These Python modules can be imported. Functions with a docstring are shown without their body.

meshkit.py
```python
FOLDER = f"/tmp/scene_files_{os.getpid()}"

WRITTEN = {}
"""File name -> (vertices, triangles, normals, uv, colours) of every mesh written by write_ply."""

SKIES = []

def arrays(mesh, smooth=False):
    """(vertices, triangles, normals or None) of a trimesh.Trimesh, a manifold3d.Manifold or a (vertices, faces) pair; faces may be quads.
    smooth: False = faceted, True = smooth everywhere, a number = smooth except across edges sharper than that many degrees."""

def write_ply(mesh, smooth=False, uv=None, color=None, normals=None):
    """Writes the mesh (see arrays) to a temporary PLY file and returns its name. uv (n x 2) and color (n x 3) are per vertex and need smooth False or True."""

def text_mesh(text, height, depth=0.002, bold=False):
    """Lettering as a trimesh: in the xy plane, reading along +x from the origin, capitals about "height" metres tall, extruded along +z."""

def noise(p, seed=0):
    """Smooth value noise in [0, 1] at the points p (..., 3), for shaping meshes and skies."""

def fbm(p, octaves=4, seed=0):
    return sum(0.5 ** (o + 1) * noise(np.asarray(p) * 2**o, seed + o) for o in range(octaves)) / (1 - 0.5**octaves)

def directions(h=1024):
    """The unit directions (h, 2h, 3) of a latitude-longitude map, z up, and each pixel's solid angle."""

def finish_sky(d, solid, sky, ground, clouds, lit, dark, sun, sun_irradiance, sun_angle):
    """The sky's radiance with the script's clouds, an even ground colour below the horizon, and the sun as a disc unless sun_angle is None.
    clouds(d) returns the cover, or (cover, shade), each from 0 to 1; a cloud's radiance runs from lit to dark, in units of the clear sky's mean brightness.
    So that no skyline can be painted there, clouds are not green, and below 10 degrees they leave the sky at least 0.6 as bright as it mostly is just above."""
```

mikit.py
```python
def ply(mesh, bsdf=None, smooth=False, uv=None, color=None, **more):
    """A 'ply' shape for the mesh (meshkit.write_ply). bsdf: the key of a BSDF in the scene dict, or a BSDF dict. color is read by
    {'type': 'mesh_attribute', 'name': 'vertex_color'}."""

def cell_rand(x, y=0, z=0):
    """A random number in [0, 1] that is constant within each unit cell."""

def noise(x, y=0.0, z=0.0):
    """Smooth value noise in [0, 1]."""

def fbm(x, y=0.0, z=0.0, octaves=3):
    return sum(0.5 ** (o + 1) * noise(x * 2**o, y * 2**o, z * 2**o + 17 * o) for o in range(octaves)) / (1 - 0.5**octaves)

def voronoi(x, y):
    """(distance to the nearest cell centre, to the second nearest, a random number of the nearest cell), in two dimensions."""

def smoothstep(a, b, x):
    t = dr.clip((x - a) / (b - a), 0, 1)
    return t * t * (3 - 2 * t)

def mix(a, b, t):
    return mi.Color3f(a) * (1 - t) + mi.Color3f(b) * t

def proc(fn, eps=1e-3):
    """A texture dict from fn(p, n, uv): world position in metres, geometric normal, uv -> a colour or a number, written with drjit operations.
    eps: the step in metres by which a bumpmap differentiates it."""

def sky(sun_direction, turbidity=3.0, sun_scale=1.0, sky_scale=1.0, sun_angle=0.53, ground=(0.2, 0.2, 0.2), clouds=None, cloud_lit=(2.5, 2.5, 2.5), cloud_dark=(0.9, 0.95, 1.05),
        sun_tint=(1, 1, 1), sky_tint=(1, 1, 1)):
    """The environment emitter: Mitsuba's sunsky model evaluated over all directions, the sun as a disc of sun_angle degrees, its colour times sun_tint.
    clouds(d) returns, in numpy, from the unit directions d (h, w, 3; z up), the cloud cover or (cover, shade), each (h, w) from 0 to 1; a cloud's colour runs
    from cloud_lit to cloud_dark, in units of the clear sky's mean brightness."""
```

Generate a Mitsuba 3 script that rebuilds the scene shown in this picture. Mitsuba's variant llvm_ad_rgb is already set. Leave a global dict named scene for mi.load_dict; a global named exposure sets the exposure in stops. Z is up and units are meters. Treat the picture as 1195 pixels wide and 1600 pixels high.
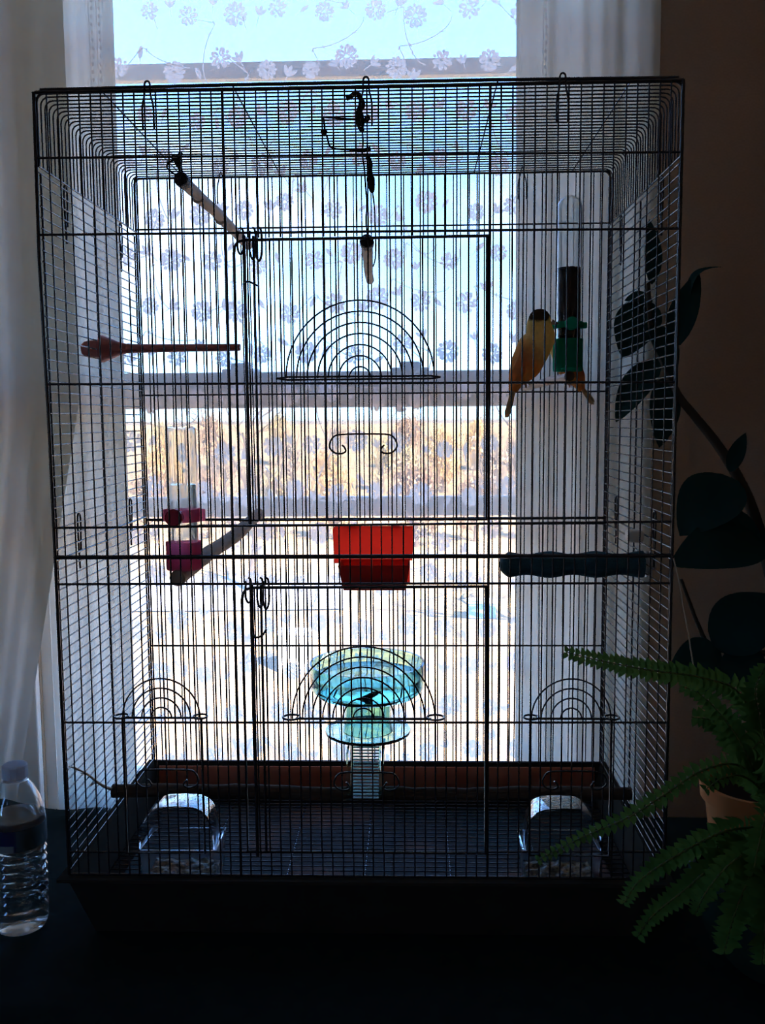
import math, random
import numpy as np, trimesh, mitsuba as mi, mikit, meshkit
import manifold3d as m3
from shapely.geometry import Polygon, LineString, Point
from shapely.ops import unary_union
from shapely import affinity

scene, labels = {}, {}
rng = np.random.default_rng(7)
random.seed(7)
V = lambda *a: np.array(a, float)
# ------------------------------------------------------------------ camera, sky, exposure
CAM, FWD, UPV = V(0.42920, -1.08200, 0.56309), V(-0.031173, 0.994436, -0.100628), V(0.004700, 0.100822, 0.994893)
scene['camera'] = {'type': 'perspective', 'fov': 45.3535, 'fov_axis': 'x', 'near_clip': 0.02, 'far_clip': 2000.0,
                   'to_world': mi.ScalarTransform4f().look_at(origin=CAM.tolist(), target=(CAM + FWD).tolist(), up=UPV.tolist())}


def clouds(d):
    p = d / np.maximum(d[..., 2:3] + 0.12, 0.05)
    n = meshkit.fbm(np.stack([p[..., 0] * 0.7, p[..., 1] * 0.7, p[..., 0] * 0 + 3.1], -1), 5, seed=4)
    return np.clip((n - 0.53) * 3.0, 0, 0.6)


scene['sky'] = mikit.sky(V(0.45, -0.62, 0.62), turbidity=2.4, sun_scale=1.0, sky_scale=1.75, ground=(0.3, 0.27, 0.22), clouds=clouds,
                         cloud_lit=(1.9, 1.95, 2.0), cloud_dark=(1.2, 1.25, 1.35), sky_tint=(0.55, 0.86, 1.28))
exposure = 4.1


# ------------------------------------------------------------------ helpers
def numbered(key):
    if key not in used:
        used.add(key)
        return key
    k = 1
    while f'{key}_{k:03d}' in used:
        k += 1
    key = f'{key}_{k:03d}'
    used.add(key)
    return key


used = set()
T = mi.ScalarTransform4f


def thing(name, label, cat, group=None):
    """The key that a thing's parts start with."""
    k = numbered(name)
    labels[k] = {'label': label, 'category': cat}
    if group:
        labels[k]['group'] = group
    return k


def put(name, shape, parent=None, label=None, cat=None, group=None, kind=None, to_world=None):
    k = numbered(parent + '__' + name if parent else name)
    scene[k] = dict(shape) if to_world is None else {**shape, 'to_world': to_world}
    d = {a: b for a, b in (('label', label), ('category', cat), ('group', group), ('kind', kind)) if b}
    if d:
        labels[k] = d
    return k


def mesh(m, bsdf, smooth=40, **kw):
    return mikit.ply(m, 'm_' + bsdf, smooth, **kw)


def move(x=0, y=0, z=0, rz=0, s=1):
    return T().translate([float(x), float(y), float(z)]).rotate([0, 0, 1], float(rz)).scale(float(s))


def cat(ms):
    return trimesh.util.concatenate([m if isinstance(m, trimesh.Trimesh) else trimesh.Trimesh(*m, process=False) for m in ms])


def tube(pts, r, n=6, closed=False, cap=True):
    """A wire along the points; r one radius or one per point."""
    p = np.asarray(pts, float)
    m = len(p)
    r = np.broadcast_to(np.asarray(r, float), (m,))
    t = (np.roll(p, -1, 0) - np.roll(p, 1, 0)) if closed else np.gradient(p, axis=0)
    t /= np.linalg.norm(t, axis=1, keepdims=True) + 1e-12
    a = np.zeros_like(p)
    ref = V(0, 0, 1) if abs(t[0, 2]) < 0.9 else V(1, 0, 0)
    a[0] = np.cross(t[0], ref)
    a[0] /= np.linalg.norm(a[0])
    for i in range(1, m):
        a[i] = a[i - 1] - t[i] * (a[i - 1] @ t[i])
        a[i] /= np.linalg.norm(a[i]) + 1e-12
    b = np.cross(t, a)
    g = np.arange(n) * 2 * np.pi / n
    v = (p[:, None] + r[:, None, None] * (np.cos(g)[None, :, None] * a[:, None] + np.sin(g)[None, :, None] * b[:, None])).reshape(-1, 3)
    rows = m if closed else m - 1
    i, j = np.meshgrid(np.arange(rows), np.arange(n), indexing='ij')
    k = (i + 1) % m
    q = np.stack([i * n + j, i * n + (j + 1) % n, k * n + (j + 1) % n, k * n + j], -1).reshape(-1, 4)
    f = np.vstack([q[:, [0, 1, 2]], q[:, [0, 2, 3]]])
    if cap and not closed:
        for row, flip in ((0, True), (m - 1, False)):
            base = len(v)
            v = np.vstack([v, v[row * n:(row + 1) * n]])
            fan = np.array([[base, base + x, base + x + 1] for x in range(1, n - 1)])
            f = np.vstack([f, fan[:, ::-1] if flip else fan])
    return trimesh.Trimesh(v, f, process=False)


def wire(pts, r, n=6, closed=False):
    return mesh(tube(pts, r, n, closed), 'black_wire', True)


def smooth_path(pts, k=8):
    """Catmull-Rom through the points."""
    p = np.asarray(pts, float)
    p = np.vstack([2 * p[0] - p[1], p, 2 * p[-1] - p[-2]])
    out = []
    for i in range(1, len(p) - 2):
        for u in np.linspace(0, 1, k, endpoint=False):
            a, b, c, d = p[i - 1:i + 3]
            out.append(0.5 * ((2 * b) + (-a + c) * u + (2 * a - 5 * b + 4 * c - d) * u * u + (-a + 3 * b - 3 * c + d) * u ** 3))
    out.append(p[-2])
    return np.array(out)


def lathe(profile, n=40, axis='z', closed=False):
    """Turns (radius, height) points about the axis; closed joins the last point to the first (a ring-shaped solid)."""
    pr = np.asarray(profile, float)
    g = np.arange(n) * 2 * np.pi / n
    v = np.stack([pr[:, None, 0] * np.cos(g), pr[:, None, 0] * np.sin(g), np.broadcast_to(pr[:, None, 1], (len(pr), n))], -1).reshape(-1, 3)
    rows = len(pr) if closed else len(pr) - 1
    i, j = np.meshgrid(np.arange(rows), np.arange(n), indexing='ij')
    k = (i + 1) % len(pr)
    q = np.stack([i * n + j, i * n + (j + 1) % n, k * n + (j + 1) % n, k * n + j], -1).reshape(-1, 4)
    f = np.vstack([q[:, [0, 1, 2]], q[:, [0, 2, 3]]])
    m = trimesh.Trimesh(v, f, process=False)
    m.merge_vertices()
    m.update_faces(m.nondegenerate_faces())
    if m.volume < 0:
        m.invert()
    if axis == 'x':
        m.vertices = m.vertices[:, [2, 0, 1]]
    elif axis == 'y':
        m.vertices = m.vertices[:, [1, 2, 0]]
    return m


def rbox(lo, hi, r=0.002, n=8):
    """A box with rounded edges."""
    lo, hi = np.asarray(lo, float), np.asarray(hi, float)
    r = min(r, 0.49 * (hi - lo).min())
    s = m3.Manifold.sphere(r, n)
    hull = m3.Manifold.batch_hull([s.translate([(lo[0] + r, hi[0] - r)[a], (lo[1] + r, hi[1] - r)[b], (lo[2] + r, hi[2] - r)[c]])
                                   for a in (0, 1) for b in (0, 1) for c in (0, 1)])
    return tri(hull)


def tri(man):
    g = man.to_mesh()
    return trimesh.Trimesh(np.array(g.vert_properties[:, :3]), np.array(g.tri_verts), process=False)


def box(lo, hi):
    lo, hi = np.asarray(lo, float), np.asarray(hi, float)
    m = trimesh.creation.box(extents=hi - lo)
    m.apply_translation((lo + hi) / 2)
    return m


def bones(chain, step=0.0025, smooth=6):
    """One continuous body: hulls between joints (point, radius), joined, refined, smoothed."""
    total = m3.Manifold()
    for (p, r), (q, s) in chain:
        hull = m3.Manifold.batch_hull([m3.Manifold.sphere(r, 20).translate(list(map(float, p))), m3.Manifold.sphere(s, 20).translate(list(map(float, q)))])
        total = total + hull
    m = tri(total.refine_to_length(step))
    m.merge_vertices()
    trimesh.smoothing.filter_taubin(m, iterations=smooth)
    return m


def flat(poly):
    """A flat triangulated polygon (or several) in the xy plane."""
    ms = []
    for g in getattr(poly, 'geoms', [poly]):
        if g.is_empty or g.area < 1e-9:
            continue
        v, f = trimesh.creation.triangulate_polygon(g, engine='earcut')
        ms.append(trimesh.Trimesh(np.c_[v, np.zeros(len(v))], f, process=False))
    return cat(ms)


def grid(nu, nv, fn):
    """A sheet: fn(u, v) gives the points (nu x nv x 3) for u, v in 0..1."""
    u, v = np.meshgrid(np.linspace(0, 1, nu), np.linspace(0, 1, nv), indexing='ij')
    p = fn(u, v).reshape(-1, 3)
    i, j = np.meshgrid(np.arange(nu - 1), np.arange(nv - 1), indexing='ij')
    q = np.stack([i * nv + j, (i + 1) * nv + j, (i + 1) * nv + j + 1, i * nv + j + 1], -1).reshape(-1, 4)
    return trimesh.Trimesh(p, np.vstack([q[:, [0, 1, 2]], q[:, [0, 2, 3]]]), process=False), np.c_[u.ravel(), v.ravel()]


# ------------------------------------------------------------------ materials
def rgb(*c):
    return {'type': 'rgb', 'value': [float(x) for x in c]}


def mat(name, color, rough=0.5, spec=0.5, two=False, **kw):
    b = {'type': 'principled', 'base_color': color if isinstance(color, dict) else rgb(*color), 'roughness': rough, 'specular': spec, **kw}
    scene['m_' + name] = {'type': 'twosided', 'bsdf': b} if two else b


def thin(name, color, diff=1.0, rough=0.6, **kw):
    scene['m_' + name] = {'type': 'principledthin', 'base_color': color if isinstance(color, dict) else rgb(*color), 'roughness': rough, 'diff_trans': diff, 'spec_trans': 0.0, 'eta': 1.35, **kw}


nz, fb, vor, mix, sst = mikit.noise, mikit.fbm, mikit.voronoi, mikit.mix, mikit.smoothstep
mat('black_wire', (0.012, 0.012, 0.017), 0.20, 0.9)
mat('plaster', mikit.proc(lambda p, n, uv: mix(mix((0.50, 0.36, 0.25), (0.57, 0.415, 0.29), fb(p.x * 9, p.y * 9, p.z * 9, 4)), (0.42, 0.30, 0.205), 0.55 * nz(p.x * 420, p.y * 420, p.z * 420))), 0.9, 0.2)
mat('ceiling_paint', (0.80, 0.78, 0.74), 0.9, 0.2)
mat('dark_floor', mikit.proc(lambda p, n, uv: mix((0.22, 0.15, 0.10), (0.32, 0.22, 0.15), fb(p.x * 3, p.y * 40, 0.3, 3))), 0.45, 0.4)
mat('white_trim', (0.84, 0.79, 0.71), 0.4, 0.5)
mat('cloth_dark', mikit.proc(lambda p, n, uv: mix((0.005, 0.013, 0.013), (0.010, 0.023, 0.022), fb(p.x * 60, p.y * 60, p.z * 60, 3))), 0.9, 0.15)
thin('drape', mikit.proc(lambda p, n, uv: mix((0.71, 0.685, 0.57), (0.81, 0.78, 0.66), fb(p.x * 26, p.z * 26, p.y * 8, 4))), 0.9, 0.9)
thin('lace_thread', (0.84, 0.79, 0.74), 1.6, 0.9)
scene['m_lace_net'] = {'type': 'mask', 'opacity': 0.30, 'bsdf': {'type': 'principledthin', 'base_color': rgb(0.88, 0.85, 0.79), 'roughness': 0.9, 'diff_trans': 1.0, 'spec_trans': 0.0, 'eta': 1.35}}
scene['m_screen_mesh'] = {'type': 'mask', 'opacity': 0.36, 'bsdf': {'type': 'twosided', 'bsdf': {'type': 'diffuse', 'reflectance': rgb(0.10, 0.12, 0.15)}}}
scene['m_pane_glass'] = {'type': 'thindielectric', 'int_ior': 1.5}
scene['m_clear_plastic'] = {'type': 'dielectric', 'int_ior': 1.49, 'specular_transmittance': rgb(0.97, 0.98, 0.98)}
scene['m_teal_plastic'] = {'type': 'dielectric', 'int_ior': 1.49, 'specular_transmittance': rgb(0.66, 0.855, 0.80)}
scene['m_water'] = {'type': 'dielectric', 'int_ior': 1.33, 'specular_transmittance': rgb(0.93, 0.96, 0.965)}
scene['m_bottle_skin'] = {'type': 'thindielectric', 'int_ior': 1.55}
thin('red_plastic', (0.90, 0.17, 0.12), 1.55, 0.35)
thin('pink_plastic', (0.98, 0.44, 0.54), 1.95, 0.3)
mat('dark_pink', (0.45, 0.03, 0.06), 0.3, 0.5)
thin('green_plastic', (0.04, 0.52, 0.33), 1.3, 0.3)
thin('tray_plastic', mikit.proc(lambda p, n, uv: mix((0.065, 0.060, 0.047), (0.045, 0.042, 0.033), fb(p.x * 40, p.y * 40, p.z * 40, 3))), 0.6, 0.22)
mat('perch_wood', mikit.proc(lambda p, n, uv: mix((0.55, 0.40, 0.27), (0.34, 0.22, 0.13), fb(p.x * 60, p.y * 16, p.z * 60, 4))), 0.7, 0.3)
mat('pale_wood', mikit.proc(lambda p, n, uv: mix((0.66, 0.52, 0.40), (0.42, 0.29, 0.20), sst(0.55, 0.75, fb(p.x * 55, p.y * 18, p.z * 55, 4)))), 0.65, 0.3)
mat('bark', mikit.proc(lambda p, n, uv: mix((0.11, 0.075, 0.045), (0.045, 0.028, 0.018), fb(p.x * 18, p.y * 90, p.z * 90, 4))), 0.9, 0.2)
mat('redwood', mikit.proc(lambda p, n, uv: mix((0.74, 0.25, 0.20), (0.52, 0.15, 0.12), fb(p.x * 20, p.y * 80, p.z * 80, 3))), 0.4, 0.5)
mat('teal_grit', mikit.proc(lambda p, n, uv: mix((0.02, 0.07, 0.085), (0.035, 0.11, 0.125), nz(p.x * 700, p.y * 700, p.z * 700))), 0.85, 0.3)
mat('black_rubber', (0.012, 0.012, 0.014), 0.55, 0.4)
mat('cord_dark', (0.03, 0.026, 0.028), 0.9, 0.2)
mat('twine', (0.50, 0.44, 0.34), 0.9, 0.2)
mat('cream_stone', (0.75, 0.69, 0.55), 0.9, 0.2)
mat('white_paint', (0.8, 0.8, 0.8), 0.4, 0.5)
mat('seed_dark', mikit.proc(lambda p, n, uv: mix((0.006, 0.005, 0.005), (0.025, 0.02, 0.016), nz(p.x * 600, p.y * 600, p.z * 420))), 0.6, 0.4)
mat('seed_mix', mikit.proc(lambda p, n, uv: mix((0.05, 0.028, 0.012), (0.22, 0.15, 0.07), mikit.voronoi(p.x * 330, p.y * 330)[2])), 0.6, 0.4)
mat('steel', (0.55, 0.56, 0.58), 0.25, 0.5, metallic=1.0)
mat('terracotta', mikit.proc(lambda p, n, uv: mix((0.52, 0.18, 0.055), (0.60, 0.24, 0.08), fb(p.x * 30, p.y * 30, p.z * 30, 3))), 0.85, 0.2)
mat('glaze_green', mikit.proc(lambda p, n, uv: mix((0.012, 0.030, 0.022), (0.022, 0.048, 0.036), fb(p.x * 20, p.y * 20, p.z * 30, 3))), 0.3, 0.5)
mat('soil', (0.02, 0.014, 0.01), 1.0, 0.1)
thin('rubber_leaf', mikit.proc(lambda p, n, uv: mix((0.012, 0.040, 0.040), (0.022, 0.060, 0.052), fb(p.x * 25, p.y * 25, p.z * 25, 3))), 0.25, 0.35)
mat('stem_brown', (0.06, 0.05, 0.035), 0.8, 0.2)
thin('fern_leaf', mikit.proc(lambda p, n, uv: mix((0.045, 0.115, 0.028), (0.09, 0.18, 0.045), fb(p.x * 50, p.y * 50, p.z * 50, 3))), 0.9, 0.45)
mat('fern_stem', (0.10, 0.13, 0.04), 0.7, 0.3)
thin('cap_white', (0.80, 0.84, 0.88), 1.2, 0.45)
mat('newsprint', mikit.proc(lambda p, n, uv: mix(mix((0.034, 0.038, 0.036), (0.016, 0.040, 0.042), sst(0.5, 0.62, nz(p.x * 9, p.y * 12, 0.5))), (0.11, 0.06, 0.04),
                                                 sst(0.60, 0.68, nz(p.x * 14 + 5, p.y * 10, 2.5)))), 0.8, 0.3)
mat('label_blue', mikit.proc(lambda p, n, uv: mix(mix((0.012, 0.02, 0.09), (0.05, 0.10, 0.12), sst(-0.0035, 0.0035, p.x - (-0.0655))), (0.22, 0.27, 0.28),
                                                  sst(0.0006, -0.0006, p.z - 0.037) * sst(0.0015, -0.0015, p.x - (-0.0680)))), 0.35, 0.5)

# ------------------------------------------------------------------ the room
XL, XR, YB, YW, YO, ZF, ZC, ZT = -1.45, 1.95, -2.5, 0.56, 0.72, -0.82, 1.62, -0.09
WX0, WX1, WZ0, WZ1 = -0.262, 0.757, -0.17, 1.46
put('floor', mesh(box((XL, YB, ZF - 0.1), (XR, YW, ZF)), 'dark_floor', False), kind='structure')
put('ceiling', mesh(box((XL - 0.1, YB - 0.1, ZC), (XR + 0.1, YO, ZC + 0.12)), 'ceiling_paint', False), kind='structure')
SY0, SY1, SZ0, SZ1 = -1.60, -1.12, 0.10, 1.05          # unseen window added for fill light, in the side wall behind the camera
put('wall_left', mesh(cat([box((XL - 0.1, YB, ZF), (XL, SY0, ZC)), box((XL - 0.1, SY1, ZF), (XL, YW, ZC)), box((XL - 0.1, SY0, ZF), (XL, SY1, SZ0)), box((XL - 0.1, SY0, SZ1), (XL, SY1, ZC))]), 'plaster', False), kind='structure')
put('added_window_2', mesh(cat([box((XL - 0.09, SY0, SZ0), (XL - 0.02, SY0 + 0.04, SZ1)), box((XL - 0.09, SY1 - 0.04, SZ0), (XL - 0.02, SY1, SZ1)), box((XL - 0.09, SY0, SZ0), (XL - 0.02, SY1, SZ0 + 0.04)),
                          box((XL - 0.09, SY0, SZ1 - 0.04), (XL - 0.02, SY1, SZ1)), box((XL - 0.08, SY0, 0.56), (XL - 0.03, SY1, 0.60))]), 'white_trim', False), kind='structure')
put('pane', mesh(grid(2, 2, lambda u, v: np.stack([0 * u + XL - 0.055, SY0 + 0.03 + u * (SY1 - SY0 - 0.06), SZ0 + 0.03 + v * (SZ1 - SZ0 - 0.06)], -1))[0], 'pane_glass', False), 'added_window_2')
put('wall_right', mesh(box((XR, YB, ZF), (XR + 0.1, YW, ZC)), 'plaster', False), kind='structure')
put('wall_back', mesh(box((XL, YB - 0.1, ZF), (XR, YB, ZC)), 'plaster', False), kind='structure')
put('wall_front', mesh(cat([box((XL - 0.1, YW, -4.6), (WX0, YO, ZC)), box((WX1, YW, -4.6), (XR + 0.1, YO, ZC)), box((WX0, YW, -4.6), (WX1, YO, WZ0)), box((WX0, YW, WZ1), (WX1, YO, ZC))]),
                      'plaster', False), kind='structure')
put('baseboard_front', mesh(rbox((XL, YW - 0.014, ZF), (XR, YW, ZF + 0.1), 0.003), 'white_trim'), kind='structure')
# casing
c = 0.085
put('trim_1', mesh(rbox((WX0 - c, YW - 0.02, WZ0 - 0.02), (WX0, YW, WZ1 + c), 0.004), 'white_trim'), kind='structure')
put('trim_2', mesh(rbox((WX1, YW - 0.02, WZ0 - 0.02), (WX1 + c, YW, WZ1 + c), 0.004), 'white_trim'), kind='structure')
put('trim_3', mesh(rbox((WX0, YW - 0.02, WZ1), (WX1, YW, WZ1 + c), 0.004), 'white_trim'), kind='structure')
put('trim_4', mesh(rbox((WX0 - c - 0.02, YW - 0.05, WZ0 - 0.03), (WX1 + c + 0.02, YW + 0.03, WZ0), 0.006), 'white_trim'), kind='structure')
# double-hung window
put('window_1', mesh(cat([box((WX0, YW + 0.01, WZ0), (WX0 + 0.02, YO, WZ1)), box((WX1 - 0.02, YW + 0.01, WZ0), (WX1, YO, WZ1)),
                          box((WX0, YW + 0.01, WZ0), (WX1, YO, WZ0 + 0.02)), box((WX0, YW + 0.01, WZ1 - 0.02), (WX1, YO, WZ1))]), 'white_trim', False), kind='structure')
W1 = 'window_1'
a0, a1 = WX0 + 0.02, WX1 - 0.02
zl0, zl1 = 0.6216, 0.6506
zu0, zu1 = 0.5859, 0.6297
put('lower_sash', mesh(cat([rbox((a0, 0.59, WZ0 + 0.02), (a0 + 0.045, 0.62, zl1), 0.003), rbox((a1 - 0.045, 0.59, WZ0 + 0.02), (a1, 0.62, zl1), 0.003),
                            rbox((a0 + 0.04, 0.59, zl0), (a1 - 0.04, 0.62, zl1), 0.003), rbox((a0 + 0.04, 0.59, WZ0 + 0.02), (a1 - 0.04, 0.62, WZ0 + 0.07), 0.003)]), 'white_trim'), W1)
put('pane', mesh(grid(2, 2, lambda u, v: np.stack([a0 + 0.04 + u * (a1 - a0 - 0.08), 0 * u + 0.606, WZ0 + 0.06 + v * (zl0 - WZ0 - 0.055)], -1))[0], 'pane_glass', False), W1 + '__lower_sash')
put('upper_sash', mesh(cat([rbox((a0, 0.622, zu0), (a0 + 0.045, 0.65, WZ1 - 0.02), 0.003), rbox((a1 - 0.045, 0.622, zu0), (a1, 0.65, WZ1 - 0.02), 0.003),
                            rbox((a0 + 0.04, 0.622, zu0), (a1 - 0.04, 0.65, zu1), 0.003), rbox((a0 + 0.04, 0.622, WZ1 - 0.07), (a1 - 0.04, 0.65, WZ1 - 0.02), 0.003)]), 'white_trim'), W1)
put('pane', mesh(grid(2, 2, lambda u, v: np.stack([a0 + 0.04 + u * (a1 - a0 - 0.08), 0 * u + 0.637, zu1 - 0.005 + v * (WZ1 - 0.06 - zu1)], -1))[0], 'pane_glass', False), W1 + '__upper_sash')
for cx in (0.1196, 0.4280):
    lk = put('sash_lock', mesh(cat([rbox((cx - 0.034, 0.592, zl1 - 0.001), (cx + 0.034, 0.618, zl1 + 0.006), 0.003),
                                    rbox((cx - 0.019, 0.594, zl1 + 0.004), (cx + 0.019, 0.616, zl1 + 0.017), 0.004)]), 'white_paint'), W1)
# the screen panel in the middle of the opening, its own frame
sz0, sz1 = 0.3779, 1.2209
szi0, szi1 = 0.4153, 1.1914
scr = put('screen_frame', mesh(cat([rbox((a0, 0.67, sz0), (a1, 0.69, szi0), 0.002), rbox((a0, 0.67, szi1), (a1, 0.69, sz1), 0.002),
                                    rbox((a0, 0.67, szi0 - 0.002), (a0 + 0.03, 0.69, szi1 + 0.002), 0.002), rbox((a1 - 0.03, 0.67, szi0 - 0.002), (a1, 0.69, szi1 + 0.002), 0.002)]), 'white_trim'), W1)
put('screen_mesh', mesh(grid(2, 2, lambda u, v: np.stack([a0 + 0.028 + u * (a1 - a0 - 0.056), 0 * u + 0.681, szi0 + v * (szi1 - szi0)], -1))[0], 'screen_mesh', False), scr)

# ------------------------------------------------------------------ lace panel and drapes
YL = 0.520
lx0, lx1, lz0, lz1 = -0.085, 0.650, -0.15, 1.40
lace = thing('lace_panel', 'sheer white lace window panel with flowers and vines across the window behind the birdcage', 'curtain')
put('net', mesh(grid(2, 2, lambda u, v: np.stack([lx0 + u * (lx1 - lx0), 0 * u + YL, lz0 + v * (lz1 - lz0)], -1))[0], 'lace_net', False), lace)


def upright(m):
    v = np.array(m.vertices)
    return trimesh.Trimesh(np.c_[v[:, 0], v[:, 2] * 0, v[:, 1]], m.faces, process=False)


def petal(ang, d, a, b):
    e = affinity.scale(Point(0, 0).buffer(1, 6), a, b)
    return affinity.rotate(affinity.translate(e, d, 0), ang, origin=(0, 0))


flower_v = []
for k in range(4):
    r = np.random.default_rng(20 + k)
    n = 5 if k % 2 == 0 else 6
    fl = unary_union([petal(360 / n * i + r.uniform(-7, 7), 0.0105, 0.0082 * r.uniform(0.85, 1.1), 0.0052) for i in range(n)] +
                     [petal(360 / n * i + 30, 0.0155, 0.0035, 0.003) for i in range(n)])
    fl = fl.difference(unary_union([Point(0, 0).buffer(0.0026)] + [petal(360 / n * i, 0.0085, 0.0032, 0.0007) for i in range(n)]))
    flower_v.append(mesh(upright(flat(fl.simplify(0.0003))), 'lace_thread', False))
leaf_v = []
for k in range(3):
    r = np.random.default_rng(40 + k)
    lf = unary_union([petal(90 + s * 38, 0.007, 0.0075, 0.0028) for s in (-1, 0, 1)] + [LineString([(0, 0), (0, -0.014)]).buffer(0.0006)])
    if k == 1:
        lf = unary_union([petal(90, 0.006, 0.009, 0.0036), LineString([(0, 0), (0.002, -0.012)]).buffer(0.0006)])
    leaf_v.append(mesh(upright(flat(lf.simplify(0.0002))), 'lace_thread', False))
vine_v = []
for k in range(3):
    s = np.linspace(0, 1, 15)
    path = np.c_[0.095 * s + 0.010 * np.sin(7 * s + k), 0.026 * np.sin(math.pi * s * (1.3 + 0.35 * k)) - 0.02 * s]
    vn = unary_union([LineString(path).buffer(0.0009)] + [petal(0, 0, 0.0035, 0.0016).__class__(affinity.translate(petal(60 * i, 0, 0.0042, 0.0015), *path[3 + 4 * i])) for i in range(3)])
    vine_v.append(mesh(upright(flat(vn.simplify(0.0002))), 'lace_thread', False))
px_, pz_ = 0.078, 0.080
for i in range(int((lx1 - lx0) / px_) + 1):
    for j in range(int((lz1 - lz0) / pz_) + 1):
        r = np.random.default_rng(1000 + i * 40 + j)
        x = lx0 + 0.03 + i * px_ + (0.5 * px_ if j % 2 else 0) + r.uniform(-0.012, 0.012)
        z = lz0 + 0.03 + j * pz_ + r.uniform(-0.014, 0.014)
        if x < lx1 - 0.02:
            put('flower', flower_v[int(r.integers(4))], lace, to_world=T().translate([x, YL - 0.0006, z]).rotate([0, 1, 0], float(r.uniform(0, 360))).scale(float(r.uniform(0.8, 1.1))))
        x2, z2 = x + px_ * 0.48 + r.uniform(-0.01, 0.01), z + r.uniform(-0.02, 0.02)
        if x2 < lx1 - 0.02:
            put('leaf', leaf_v[int(r.integers(3))], lace, to_world=T().translate([x2, YL - 0.0006, z2]).rotate([0, 1, 0], float(r.uniform(-60, 60))).scale(float(r.uniform(0.9, 1.3))))
        if x < lx1 - 0.11 and (i + j) % 2 == 0:
            put('vine', vine_v[int(r.integers(3))], lace, to_world=T().translate([x + 0.012, YL - 0.0004, z]).rotate([0, 1, 0], float(r.uniform(-70, 70))))


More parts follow.
